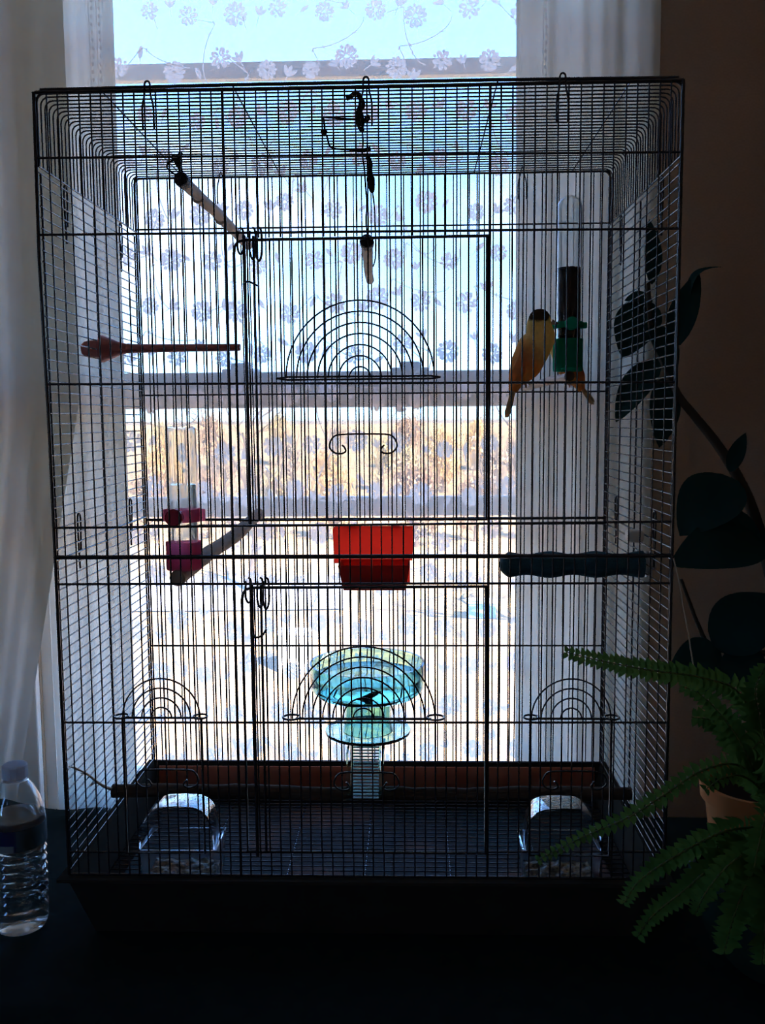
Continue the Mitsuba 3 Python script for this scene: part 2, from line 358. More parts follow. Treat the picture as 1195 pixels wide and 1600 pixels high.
def drape(x0, x1, z0, z1, y, folds, amp, seed, edge0=None, edge1=None, bottom=None):
    """A hanging cloth with soft folds; edge0/edge1(v) shift its side edges with height."""
    ph = np.random.default_rng(seed).uniform(0, 6, 4)

    def fn(u, v):
        xa = x0 + (edge0(v) if edge0 else 0)
        xb = x1 + (edge1(v) if edge1 else 0)
        s = u * folds * 2 * np.pi
        w = amp * (0.6 * np.sin(s + ph[0]) + 0.4 * np.sin(1.7 * s + ph[1] + 0.8 * v) + 0.25 * np.sin(3.1 * s + ph[2]))
        return np.stack([xa + u * (xb - xa) + 0.35 * w, y + w * (1 - 0.25 * v), z0 + v * (z1 - z0)], -1)

    return grid(int(folds * 26) + 20, 40, fn)[0]


cl = thing('drape', 'white sheer drape hanging straight at the window on the bottle side, eyelet trimmed', 'curtain')
put('cloth', mesh(drape(-0.2092, -0.0628, -0.80, 1.45, 0.490, 2.2, 0.004, 3, edge1=lambda v: 0.010 * (v - 0.6)), 'drape', True), cl)
cl2 = thing('drape', 'outer white sheer drape behind the water bottle, pulled aside at its foot', 'curtain')
put('cloth', mesh(drape(-0.46, -0.135, -0.80, 1.45, 0.455, 2.5, 0.008, 5, edge1=lambda v: np.where(v < 0.62, -0.19 * np.clip((0.62 - v) / 0.42, 0, 1.3), 0.0)), 'drape', True), cl2)
cr = thing('drape', 'white sheer drape on the plant side of the window, overlapping brown wall', 'curtain')
put('cloth', mesh(drape(0.6074, 0.836, -0.80, 1.45, 0.480, 2.6, 0.006, 9, edge0=lambda v: -0.012 * (v - 0.6)), 'drape', True), cr)
# eyelet trim down the drapes' edges: a narrow band of cloth with a row of small stitched rosettes
ey = mesh(upright(flat(unary_union([petal(0, 0, 0.0016, 0.0030), petal(60, 0, 0.0016, 0.0030), petal(120, 0, 0.0016, 0.0030)]).difference(Point(0, 0).buffer(0.0007)))), 'lace_thread', False)
for holder, x, y in ((cl, -0.0913, 0.479), (cl, -0.0786, 0.479), (cr, 0.6493, 0.463)):
    ms = []
    for k in range(110):
        z = -0.10 + k * 0.0125
        e = upright(flat(unary_union([petal(0, 0, 0.0018, 0.0036), petal(70, 0, 0.0014, 0.0028)])))
        e.apply_translation((x + 0.0008 * math.sin(k), y, z))
        ms.append(e)
    ms.append(upright(flat(Polygon([(x - 0.0052, -0.12), (x - 0.0040, -0.12), (x - 0.0040, 1.30), (x - 0.0052, 1.30)]))))
    ms[-1].apply_translation((0, y + 0.0002, 0))
    put('eyelet_trim', mesh(cat(ms), 'lace_thread', False), holder, kind='stuff')

# ------------------------------------------------------------------ table under its cloth
TX0, TX1, TY0, TY1 = -0.55, 1.45, -0.142, 0.372
tb = thing('side_table', 'dark low table hidden under the cloth, holding the birdcage', 'table')
put('table_top', mesh(rbox((TX0 + 0.01, TY0 + 0.01, ZT - 0.035), (TX1 - 0.01, TY1 - 0.01, ZT - 0.003), 0.004), 'bark'), tb)
for x in (TX0 + 0.05, TX1 - 0.05):
    for y in (TY0 + 0.05, TY1 - 0.05):
        put('leg', mesh(rbox((x - 0.022, y - 0.022, ZF), (x + 0.022, y + 0.022, ZT - 0.035), 0.004), 'bark'), tb)


def cloth_fn(u, v):
    # across the top from the far edge to the front edge, then down the front
    L = TY1 - TY0
    s = v * (L + 0.35)
    top = s < L
    y = np.where(top, TY1 - s, TY0)
    z = np.where(top, ZT, ZT - (s - L))
    x = TX0 + u * (TX1 - TX0)
    p = np.stack([x * 7, y * 7, z * 7], -1)
    n = meshkit.fbm(p, 3, seed=3) - 0.5
    heap = 0.040 * np.exp(-((x + 0.245) / 0.050) ** 2 - ((y - 0.32) / 0.05) ** 2) + 0.018 * np.exp(-((x + 0.09) / 0.04) ** 2 - ((y - 0.34) / 0.03) ** 2)
    far = sst_np(0.30, 0.36, y) * top
    z = z + np.where(top, 0.0012 + 0.004 * np.abs(n) * (np.abs(x - 0.37) > 0.42) + heap + 0.012 * far * (x < -0.05) * (n + 0.4), 0)
    y = y + np.where(top, 0, -0.012 - 0.012 * np.sin(x * 40 + 3 * n) * (s - L) / 0.35)
    r = np.clip((s - L) / 0.012, -1, 1)
    z = z - np.where(np.abs(s - L) < 0.012, 0.004 * (1 - np.abs(r)), 0)
    return np.stack([x, y, z], -1)


def sst_np(a, b, x):
    t = np.clip((x - a) / (b - a), 0, 1)
    return t * t * (3 - 2 * t)


put('tablecloth', mesh(grid(220, 140, cloth_fn)[0], 'cloth_dark', True), label='dark blue green cloth spread over the table, rumpled behind the bottle', cat='tablecloth')
scene['m_cloth_dark'] = {'type': 'twosided', 'bsdf': scene['m_cloth_dark']}

# ------------------------------------------------------------------ the birdcage
W, D, N, H = 0.737, 0.3796, 58, 0.9400
S = W / N
ZR1, ZR2, ZR3, ZJ, ZR5 = 0.8623, 0.7770, 0.6043, 0.4000, 0.1962
cage = thing('birdcage', 'tall black wire birdcage with arched doors standing on the cloth before the window', 'birdcage')


def rod(a, b, r, name, parent, n=8):
    return put(name, wire([a, b], r, n), parent)


# front panel
FP = put('front_panel', wire([(0.0, 0, H), (W * 0.33, 0, H - 0.001), (W * 0.66, 0, H - 0.001), (W, 0, H)], 0.0022, 8), cage)
zlr = [(0.8671, 0.8617), (0.7804, 0.7773), (0.6076, 0.6036), (0.4361, 0.4406),
       (0.4003, 0.4002), (0.3674, 0.3672), (0.1950, 0.1969), (0.0288, 0.0341)]
for k, (zl, zr) in enumerate(zlr):
    rod((-0.002, 0, zl), (W + 0.002, 0, zr), 0.0026 if k == 4 else 0.0014, 'cross_rod', FP)
zx = lambda k, x: zlr[k][0] + (zlr[k][1] - zlr[k][0]) * x / W
rod((0, 0, 0), (W, 0, 0), 0.0016, 'cross_rod', FP)
DI0, DI1 = 17, 41
D1, D2 = (0.7716, 0.4445), (0.3642, 0.0323)
for i in range(N + 1):
    x = i * S
    jit = rng.uniform(-0.0007, 0.0007, 3)
    r = 0.0020 if i in (0, N) else 0.0016 if i in (DI0, DI1) else 0.0009
    bow = 0.0035 if i == 0 else 0.0
    spans = [(0.0, H)] if not DI0 < i < DI1 else [(D1[0] + 0.002, H), (zx(5, x), zx(3, x)), (0, 0.030)]
    for z0, z1 in spans:
        zs = np.linspace(z0, z1, 6)
        put('bar', wire(np.c_[x + np.interp(zs, [0, 0.45, H], jit) * (r < 0.001) - bow * np.exp(-((zs - 0.78) / 0.16) ** 2), np.full(6, -0.0012), zs], r), FP)
for x, z in ((0.1307, H), (0.3805, H), (0.602, H)):      # hanging loops bent up out of the top rod
    s = S * 0.5
    put('hook_loop', wire(smooth_path([(x - s, -0.003, z - 0.045), (x - s, -0.003, z - 0.020), (x - 0.0035, -0.003, z - 0.006), (x - 0.003, -0.003, z + 0.006), (x, -0.003, z + 0.009), (x + 0.003, -0.003, z + 0.006),
                                       (x + 0.0035, -0.003, z - 0.006), (x + s, -0.003, z - 0.020), (x + s, -0.003, z - 0.045)], 5), 0.0011), FP)

# back panel
BP = put('back_panel', wire([(0, D, H), (W, D, H)], 0.0018, 8), cage)
for z, r in ((ZR1, 0.0012), (ZR3, 0.0013), (ZJ + 0.004, 0.0022), (ZJ - 0.005, 0.0014), (ZR5, 0.0012), (0, 0.0018)):
    rod((0, D, z), (W, D, z), r, 'cross_rod', BP)
for i in range(N + 1):
    x = i * S
    jit = rng.uniform(-0.0016, 0.0016, 3)
    zs = np.linspace(0, H, 6)
    put('bar', wire(np.c_[x + np.interp(zs, [0, 0.4, H], jit) * (0 < i < N), np.full(6, D + 0.0012), zs], 0.0016 if i in (0, N) else 0.0009), BP)
for px0 in (0.136, 0.603):
    s = S * 0.5
    put('hook_loop', wire(smooth_path([(px0 - s, D, H - 0.04), (px0 - s, D, H - 0.018), (px0 - 0.0035, D, H - 0.004), (px0, D, H + 0.008), (px0 + 0.0035, D, H - 0.004), (px0 + s, D, H - 0.018), (px0 + s, D, H - 0.04)], 5), 0.0009), BP)

# roof: bent wires that run up one side, across the top and down the other
RF = put('roof_panel', wire([(0.004, 0.004, H + 0.004), (W * 0.3, 0.004, H + 0.0055), (W * 0.7, 0.004, H + 0.0055), (W - 0.004, 0.004, H + 0.004)], 0.0020, 8), cage)
ZL = 0.858
NR = 30
q = np.linspace(0, np.pi / 2, 5)
rc = 0.010
for j in range(NR + 1):
    y = 0.002 + (D - 0.004) * j / NR
    zt = H - 0.0005
    left = np.c_[rc - rc * np.cos(q), np.full(5, y), zt - rc + rc * np.sin(q)]
    right = np.c_[W - rc + rc * np.sin(q), np.full(5, y), zt - rc + rc * np.cos(q)]
    put('bent_wire', wire(np.vstack([[(-0.0, y, ZL)], left, right, [(W, y, ZL)]]), 0.0016 if j in (0, NR) else 0.0009), RF)
for x in (0.076, 0.229, 0.529, 0.680):
    put('long_wire', wire([(x, -0.002, H + 0.0015), (x, D, H + 0.0015)], 0.0010), RF)
for x in (0.0, W):
    rod((x, 0, ZL), (x, D, ZL), 0.0012, 'side_rail', RF)

# side panels: horizontal wires on three uprights
bar_y = wire([(0, 0.001, 0), (0, D - 0.001, 0)], 0.0009)
for x, sgn in ((0.0, -1), (W, 1)):
    SP = put('side_panel', wire([(x, 0.005, 0.003), (x, 0.005, 0.391), (x, 0.006, 0.412), (x, 0.005, 0.851)], 0.0013), cage)
    for y in (D / 2, D - 0.005):
        put('upright', wire([(x + sgn * 0.0015, y, 0.003), (x + sgn * 0.0015, y, 0.851)], 0.0013), SP)
    z = 0.851
    while z > 0.004:
        if not 0.3995 < z < 0.4065:
            put('bar', bar_y, SP, to_world=T().translate([x + float(rng.uniform(-0.0004, 0.0004)), 0, z]).rotate([1, 0, 0], float(rng.uniform(-0.12, 0.12))))
        z -= 0.01262
    for zz in (0.409, 0.396):
        rod((x, 0, zz), (x, D, zz), 0.0013, 'side_rail', SP)
    for y, z in ((0.085, 0.848), (0.305, 0.848), (0.085, 0.435), (0.305, 0.435)):   # hooks that join the stacked panels
        put('hook', wire(smooth_path([(x + sgn * 0.002, y, z - 0.062), (x + sgn * 0.003, y, z), (x + sgn * 0.002, y + 0.004, z + 0.009), (x + sgn * 0.002, y + 0.008, z), (x + sgn * 0.003, y + 0.008, z - 0.040)], 5), 0.0013), SP)


def arches(cx, zb, n, r1, name_parent, y, squash=1.03, first=0.0125):
    for k in range(n):
        r = first + (r1 - first) * k / (n - 1)
        t = np.linspace(0, np.pi, 25)
        put('arch', wire(np.c_[cx + r * np.cos(t), np.full(25, y), zb + squash * r * np.sin(t)], 0.00095), name_parent)


def handle(cx, z, half, parent, y):
    """A bar whose two ends curl into scrolls."""
    k = half / 0.0395
    pts = [(0, 0), (-0.026, -0.0005), (-0.0345, -0.003), (-0.0390, -0.010), (-0.0392, -0.016), (-0.034, -0.0215), (-0.026, -0.0228), (-0.0205, -0.020), (-0.0225, -0.015), (-0.0250, -0.0128)]
    right = [(-a, b) for a, b in pts[1:]]
    p2 = smooth_path(np.array(pts[::-1] + right), 5) * (k, 1)
    put('handle', wire(np.c_[cx + p2[:, 0], np.full(len(p2), y), z + p2[:, 1]], 0.0011), parent)


# the two middle doors
x0, x1 = (DI0 + 0.75) * S, DI1 * S - 0.003
for zt, zb, zbase, zh, loops in ((D1[0], D1[1], 0.6115, 0.5463, False), (D2[0], D2[1], 0.2030, 0.1365, True)):
    frame = smooth_path([(x1, 0, zb), (x1, 0, zt - 0.0005), ], 2)
    pts = [(x1 + 0.003, 0, zt), (x0 + 0.012, 0, zt - 0.001), (x0 + 0.005, 0, zt - 0.003), (x0 + 0.0012, 0, zt - 0.008), (x0, 0, zt - 0.016), (x0, 0, zb), (x1, 0, zb), (x1, 0, zt)]
    DR = put('door', wire(np.array(pts) + (0, -0.003, 0), 0.0017, 8), cage)
    for i in range(DI0 + 2, DI1):
        x = i * S + rng.uniform(-0.0008, 0.0008)
        put('bar', wire([(x, -0.0045, zb), (x + rng.uniform(-0.0008, 0.0008), -0.0045, zt)], 0.00095), DR)
    put('bar', wire([(DI0 * S + 0.022, -0.006, zb - 0.004), (DI0 * S + 0.022, -0.006, zt + 0.004)], 0.0020), DR)
    put('bar', wire([(DI0 * S + 0.033, -0.006, zb), (DI0 * S + 0.033, -0.006, zt + 0.003)], 0.0015), DR)
    cx = 0.3705
    arches(cx, zbase, 7, 0.0865, DR, -0.0065)
    if loops:
        t = np.linspace(0, 2 * np.pi, 17)[:-1]
        put('base_rod', wire([(cx - 0.082, -0.007, zbase), (cx + 0.082, -0.007, zbase)], 0.0015), DR)
        for sg in (-1, 1):
            put('ring', wire(np.c_[cx + sg * 0.087 + 0.0105 * np.cos(t), -0.009 + 0.010 * np.sin(t), zbase + 0.0025 + 0 * t], 0.0012, 6, True), DR)
    else:
        for dz in (0.0016, -0.0016):
            put('base_rod', wire([(cx - 0.098, -0.007, zbase), (cx - 0.085, -0.007, zbase + dz), (cx + 0.082, -0.007, zbase + dz), (cx + 0.094, -0.007, zbase)], 0.0012), DR)
    handle(0.3735, zh, 0.0395, DR, -0.008)
    # sprung loops that hold the door shut at its upper corner
    for x, l in ((x0 + 0.009, 0.018), (x0 + 0.023, 0.024), (x0 + 0.030, 0.026)):
        put('spring_loop', wire(smooth_path([(x - 0.003, -0.008, zt + 0.008), (x - 0.0035, -0.009, zt - l * 0.6), (x, -0.009, zt - l), (x + 0.0035, -0.009, zt - l * 0.6), (x + 0.003, -0.008, zt + 0.008), (x, -0.007, zt + 0.012)], 4), 0.0013), DR)
    put('latch', wire(smooth_path([(x0 + 0.011, -0.008, zt - 0.052), (x0 + 0.017, -0.010, zt - 0.049), (x0 + 0.028, -0.010, zt - 0.054)] if not loops else
                                  [(x0 + 0.013, -0.008, zt - 0.055), (x0 + 0.016, -0.010, zt - 0.060), (x0 + 0.024, -0.010, zt - 0.058), (x0 + 0.030, -0.010, zt - 0.050)], 4), 0.0012), DR)
# the two small feeder doors
for cx in (0.1235, 0.6205):
    zb, zt = 0.030, 0.2030
    DR = put('feeder_door', wire([(cx - 0.0485, -0.0035, zt), (cx - 0.0485, -0.0035, zb), (cx + 0.0485, -0.0035, zb), (cx + 0.0485, -0.0035, zt)], 0.0016, 8), cage)
    arches(cx, zt, 4, 0.0475, DR, -0.0045)
    put('base_rod', wire([(cx - 0.046, -0.005, zt), (cx + 0.046, -0.005, zt)], 0.0014), DR)
    t = np.linspace(0, 2 * np.pi, 17)[:-1]
    for sg in (-1, 1):
        put('ring', wire(np.c_[cx + sg * 0.0485 + 0.0085 * np.cos(t), -0.007 + 0.009 * np.sin(t), zt + 0.0025 + 0 * t], 0.0012, 6, True), DR)
    handle(cx + 0.005, 0.138, 0.0385, DR, -0.0055)


# tray: a flanged pan with sloping sides
def pan(rim, inset, z0, z1, th):
    def ring(e, z):
        return [(-e, -e, z), (W + e, -e, z), (W + e, D + e, z), (-e, D + e, z)]

    loops = [ring(rim, z1), ring(rim, z1 - 0.004), ring(0.004, z1 - 0.005), ring(-inset, z0), ring(-inset - 0.2 * 0, z0)]
    outer = [ring(rim, z1), ring(rim, z1 - 0.004), ring(0.002, z1 - 0.0045), ring(-inset, z0)]
    inner = [ring(-inset + th * 0 - th, z0 + th), ring(0.002 - th, z1)]
    L = outer + inner
    v = np.array([p for l in L for p in l])
    f = []
    for a in range(len(L)):
        b = (a + 1) % len(L)
        if a == 3:      # the floor: outer bottom, inner bottom
            continue
        for k in range(4):
            f.append([a * 4 + k, b * 4 + k, b * 4 + (k + 1) % 4, a * 4 + (k + 1) % 4])
    f += [[12, 13, 14, 15], [16 + 3, 16 + 2, 16 + 1, 16]]
    f = np.array(f)
    m = trimesh.Trimesh(v, np.vstack([f[:, [0, 1, 2]], f[:, [0, 2, 3]]]), process=True)
    m.fix_normals()
    return m


TR = put('tray', mesh(pan(0.012, 0.022, ZT + 0.002, -0.002, 0.003), 'tray_plastic', 20), cage)
put('back_strip', mesh(box((0.012, D - 0.0160, -0.046), (W - 0.012, D - 0.0140, -0.002)), 'brown_strip', False), TR, 'red brown strip along the back wall')
thin('brown_strip', mikit.proc(lambda p, n, uv: mix((0.72, 0.31, 0.18), (0.60, 0.25, 0.14), fb(p.x * 22, p.z * 60, 0.0, 3))), 1.0, 0.4)
# wire floor of the cage and the newspaper under it
ZG = -0.046
FG = put('floor_grate', wire([(0.017, 0.018, ZG), (W - 0.017, 0.018, ZG), (W - 0.017, D - 0.018, ZG), (0.017, D - 0.018, ZG)], 0.0013, 6, True), cage)
for j in range(27):
    put('bar', wire([(0.018, 0.024 + j * 0.0127, ZG + 0.0012), (W - 0.018, 0.024 + j * 0.0127, ZG + 0.0012)], 0.0009), FG)
for x in (0.145, 0.26, 0.365, 0.48, 0.60):
    put('cross_bar', wire([(x, 0.019, ZG - 0.001), (x, D - 0.019, ZG - 0.001)], 0.0011), FG)


def paper_fn(x0, x1, y0, y1, z, seed):
    def fn(u, v):
        x, y = x0 + u * (x1 - x0), y0 + v * (y1 - y0)
        return np.stack([x, y, z + 0.004 * (meshkit.fbm(np.stack([x * 9, y * 9, x * 0 + seed], -1), 3) - 0.5)], -1)
    return fn


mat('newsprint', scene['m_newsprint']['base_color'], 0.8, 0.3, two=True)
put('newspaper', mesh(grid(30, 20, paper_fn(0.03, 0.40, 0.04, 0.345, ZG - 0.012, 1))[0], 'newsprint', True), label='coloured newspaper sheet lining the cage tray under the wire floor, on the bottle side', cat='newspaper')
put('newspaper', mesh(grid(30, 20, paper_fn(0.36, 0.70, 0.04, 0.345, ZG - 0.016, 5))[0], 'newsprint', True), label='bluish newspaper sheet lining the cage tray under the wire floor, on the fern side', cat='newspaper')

# ------------------------------------------------------------------ perches
def dowel(a, b, r0, r1, seed, wob=0.0012, n=14, m=24):
    a, b = np.asarray(a, float), np.asarray(b, float)
    t = np.linspace(0, 1, m)
    r = np.random.default_rng(seed)
    off = np.cumsum(r.normal(0, wob * 0.35, (m, 3)), 0) * np.sin(np.pi * t)[:, None]
    rad = r0 + (r1 - r0) * t + np.interp(t, np.linspace(0, 1, 8), r.uniform(-1, 1, 8)) * r0 * 0.06
    return tube(a + (b - a) * t[:, None] + off, rad, n)


def end_cap(p, d, r, l):
    d = np.asarray(d, float) / np.linalg.norm(d)
    p = np.asarray(p, float)
    return tube([p - d * l, p - d * l * 0.9, p - d * 0.1 * l, p], [r * 0.85, r, r, r * 0.9], 18)


a, b = V(*(0.1652, 0.0120, 0.8416)), V(*(0.1785, 0.3680, 0.8343))
pa = thing('perch', 'pale wood perch slanting under the cage roof, black cap at its corded end', 'perch')
put('dowel', mesh(dowel(a, b, 0.0074, 0.0072, 3), 'pale_wood', 60), pa)
put('end_cap', mesh(end_cap(a + (b - a) * 0.02, b - a, 0.0083, 0.018), 'black_rubber', 40), pa, label='black end cap')
for t, r in ((0.18, 0.0086), (0.5, 0.0084)):
    p = a + (b - a) * t
    put('knot', mesh(trimesh.creation.icosphere(2, 1.0).apply_scale((r * 0.90, 0.006, r * 0.90)).apply_translation(p + V(0, 0, -0.002)), 'pale_wood', True), pa)
a2, b2 = V(*(0.3790, 0.0140, 0.7691)), V(*(0.3682, 0.3450, 0.7749))
pb = thing('perch', 'pale wood perch pointing straight back below the knotted toy cord', 'perch')
put('dowel', mesh(dowel(a2, b2, 0.0068, 0.0060, 9), 'pale_wood', 60), pb)
put('end_cap', mesh(end_cap(a2 + (b2 - a2) * 0.03, b2 - a2, 0.0082, 0.020), 'black_rubber', 40), pb, label='black end cap')
a3, b3 = V(*(0.1445, 0.0100, 0.3723)), V(*(0.1851, 0.3700, 0.4140))
pc = thing('perch', 'grey brown branch perch slanting up behind the red based water tube', 'perch')
put('branch', mesh(dowel(a3, b3, 0.0102, 0.0092, 15, 0.0022), 'perch_wood', 60), pc)
a4, b4 = V(*(0.6148, 0.0060, 0.6116)), V(*(0.6059, 0.3740, 0.6107))
pd_ = thing('perch', 'light tan branch perch that the canaries grip beside the green seed tube', 'perch')
put('branch', mesh(dowel(a4, b4, 0.0050, 0.0052, 21, 0.001), 'pale_wood', 60), pd_)
put('end_cap', mesh(end_cap(a4, b4 - a4, 0.0058, 0.005), 'bark', 40), pd_)
# red wood perch on the bottle-side wall
yP = 0.19
zP = 0.6634
pe = thing('perch', 'red brown turned wooden perch with a wide cone flange, screwed through the bottle side wall', 'perch')
put('shaft', mesh(lathe([(0, 0.195), (0.0042, 0.195), (0.0050, 0.190), (0.0052, 0.12), (0.0055, 0.075), (0.0060, 0.050), (0.0066, 0.036)], 20, 'x').apply_translation((0, yP, zP)), 'redwood', 40), pe)
put('flange', mesh(lathe([(0.0066, 0.037), (0.0095, 0.026), (0.0145, 0.014), (0.0185, 0.004), (0.0190, 0.0018), (0.0, 0.0018)], 24, 'x').apply_translation((0, yP, zP)), 'redwood', 40), pe)
put('end_nut', mesh(lathe([(0.0, -0.0018), (0.0125, -0.0018), (0.0120, -0.012), (0.0105, -0.021), (0.0070, -0.025), (0.0, -0.0255)], 20, 'x').apply_translation((0, yP, zP)), 'redwood', 40), pe)
# wavy pedicure perch on the plant-side wall
y5, z5 = 0.125, 0.3699
x5a, x5b = 0.5452, W - 0.002
t = np.linspace(0, 1, 60)
rr = 0.0158 + 0.0020 * np.sin(t * 2 * np.pi * 3.1 + 1.0)
prof = [(0, 0)] + [(min(1, math.sqrt(max(0, k * 14))) * r_, k * (x5b - x5a)) for k, r_ in zip(t, rr)] + [(0, (x5b - x5a))]
pf = thing('perch', 'thick wavy dark teal grit perch fixed to the plant side wall', 'perch')
put('grip', mesh(lathe(prof, 28, 'x').apply_translation((x5a, y5, z5)), 'teal_grit', 60), pf)
put('washer', mesh(lathe([(0, 0), (0.017, 0), (0.017, 0.003), (0, 0.003)], 28, 'x').apply_translation((W + 0.0015, y5, z5)), 'steel', 30), pf)
put('wing_nut', mesh(cat([lathe([(0, 0), (0.006, 0), (0.005, 0.010), (0, 0.011)], 16, 'x'), rbox((0.002, -0.004, -0.018), (0.006, 0.004, 0.018), 0.002)]).apply_translation((W + 0.0045, y5, z5)), 'steel', 40), pf)
put('mineral_block', mesh(rbox((W - 0.024, y5 - 0.012, z5 + 0.030), (W - 0.003, y5 + 0.012, z5 + 0.046), 0.004), 'cream_stone'), label='small cream mineral block clipped to the wire above the dark teal perch', cat='mineral block')
# log on the cage floor, wall to wall
a6, b6 = V(*(0.0121, 0.1350, 0.0511)), V(*(0.7284, 0.1350, 0.0510))
pl = thing('log_perch', 'dark bark covered log lying across the cage bottom with a twig at one end', 'perch')
put('log', mesh(dowel(a6, b6, 0.0090, 0.0085, 31, 0.0035, 14, 50), 'bark', 60), pl)
tw = [(0.0140, 0.1350, 0.0529), (0.0077, 0.1150, 0.0658), (0.0038, 0.0900, 0.0850), (0.0020, 0.0700, 0.1010), (0.0004, 0.0500, 0.1141), (-0.0000, 0.0300, 0.1262)]
tws = [tube(smooth_path(tw, 5), np.linspace(0.0024, 0.0008, 26), 8)]
for k in (9, 14, 18, 22):
    p = smooth_path(tw, 5)[k]
    tws.append(tube([p, p + V(-0.006, -0.004, 0.004 * (-1) ** k), p + V(-0.010, -0.006, 0.006 * (-1) ** k)], [0.001, 0.0008, 0.0005], 6))
put('twig', mesh(cat(tws), 'perch_wood', 60), pl)

# ------------------------------------------------------------------ hanging cord and swing wire
hc = thing('bird_toy', 'dark knotted cord toy with toggle and wire loop hanging from the cage roof middle', 'bird toy')
yH = 0.03


def rope(pts, r, name, label=None):
    put(name, mesh(tube(smooth_path(pts, 6), r, 8), 'cord_dark', 60), hc, label)


rope([(0.3558, 0.0300, 0.9368), (0.3619, 0.0300, 0.9396), (0.3671, 0.0300, 0.9431), (0.3717, 0.0280, 0.9373), (0.3745, 0.0300, 0.9307), (0.3714, 0.0300, 0.9236), (0.3736, 0.0300, 0.9156), (0.3743, 0.0300, 0.9069)], 0.0028, 'rope')
put('knot', mesh(cat([trimesh.creation.icosphere(2, 1.0).apply_scale(s).apply_translation(p) for p, s in
                      (((0.3738, 0.0300, 0.9300), (0.0042, 0.004, 0.0068)), ((0.3714, 0.0300, 0.9243), (0.0036, 0.004, 0.004)), ((0.3686, 0.0300, 0.9409), (0.005, 0.004, 0.003)))]), 'cord_dark', True), hc)
put('toggle', mesh(rope_m := bones([(((0.3706, 0.0300, 0.9193)), 0.0046), (((0.3705, 0.0300, 0.9092)), 0.0044)][0:0] or [(((0.3706, 0.0300, 0.9193), 0.0048), ((0.3706, 0.0300, 0.9106), 0.0046)), (((0.3706, 0.0300, 0.9106), 0.0046), ((0.3735, 0.0300, 0.9011), 0.0032))], 0.002, 3), 'black_rubber', True), hc, 'black toggle')
rope([(0.3796, 0.0300, 0.9169), (0.3803, 0.0300, 0.9140), (0.3773, 0.0300, 0.9105)], 0.0030, 'rope')
rope([(0.3285, 0.0300, 0.9164), (0.3435, 0.0300, 0.9150), (0.3586, 0.0300, 0.9137), (0.3706, 0.0300, 0.9128)], 0.0011, 'wire_loop')
rope([(0.3285, 0.0300, 0.9164), (0.3299, 0.0300, 0.9041), (0.3290, 0.0300, 0.8997), (0.3327, 0.0300, 0.8939), (0.3349, 0.0300, 0.8851), (0.3401, 0.0300, 0.8807), (0.3544, 0.0300, 0.8790), (0.3695, 0.0300, 0.8784), (0.3830, 0.0300, 0.8792)], 0.0011, 'wire_loop')
put('knot', mesh(trimesh.creation.icosphere(2, 1.0).apply_scale((0.0040, 0.003, 0.0034)).apply_translation((0.3290, 0.0300, 0.8997)), 'cord_dark', True), hc)
rope([(0.3664, 0.0300, 0.8784), (0.3755, 0.0300, 0.8779), (0.3838, 0.0300, 0.8799)], 0.0024, 'rope')
rope([(0.3742, 0.0300, 0.9011), (0.3748, 0.0300, 0.8873), (0.3739, 0.0300, 0.8743), (0.3760, 0.0300, 0.8582), (0.3774, 0.0300, 0.8377), (0.3787, 0.0300, 0.8172), (0.3777, 0.0300, 0.7973), (0.3791, 0.0300, 0.7788)], 0.0009, 'string')
rope([(0.3799, 0.0300, 0.8705), (0.3829, 0.0300, 0.8632), (0.3828, 0.0300, 0.8537), (0.3842, 0.0300, 0.8479)], 0.0028, 'rope')
put('knot', mesh(bones([(((0.3835, 0.0300, 0.8449), 0.0050), ((0.3842, 0.0300, 0.8376), 0.0044)), (((0.3842, 0.0300, 0.8376), 0.0044), ((0.3849, 0.0300, 0.8317), 0.0028))], 0.002, 3), 'cord_dark', True), hc)
rope([(0.3856, 0.0300, 0.8303), (0.3873, 0.0400, 0.8141), (0.3872, 0.0600, 0.7959), (0.3863, 0.1000, 0.7804), (0.3839, 0.1400, 0.7714), (0.3805, 0.1600, 0.7657)], 0.0008, 'string')
kc = thing('cord_knot', 'dark cord knotted over the roof wire above the near end of the slanting pale perch', 'cord')
put('rope', mesh(tube(smooth_path([(0.1639, 0.0120, 0.8741), (0.1607, 0.0120, 0.8691), (0.1569, 0.0120, 0.8678), (0.1590, 0.0120, 0.8612), (0.1626, 0.0120, 0.8547), (0.1615, 0.0120, 0.8453)], 6), 0.0026, 8), 'cord_dark', 60), kc)
put('knot', mesh(bones([(((0.1562, 0.0120, 0.8685), 0.0042), ((0.1606, 0.0120, 0.8655), 0.0046)), (((0.1606, 0.0120, 0.8655), 0.0046), ((0.1612, 0.0120, 0.8583), 0.0030))], 0.002, 3), 'cord_dark', True), kc)
put('loop', mesh(tube(smooth_path([(0.1554, 0.0120, 0.8656), (0.1485, 0.0120, 0.8628), (0.1468, 0.0120, 0.8571), (0.1512, 0.0120, 0.8527), (0.1571, 0.0120, 0.8483)], 6), 0.0010, 8), 'cord_dark', 60), kc)


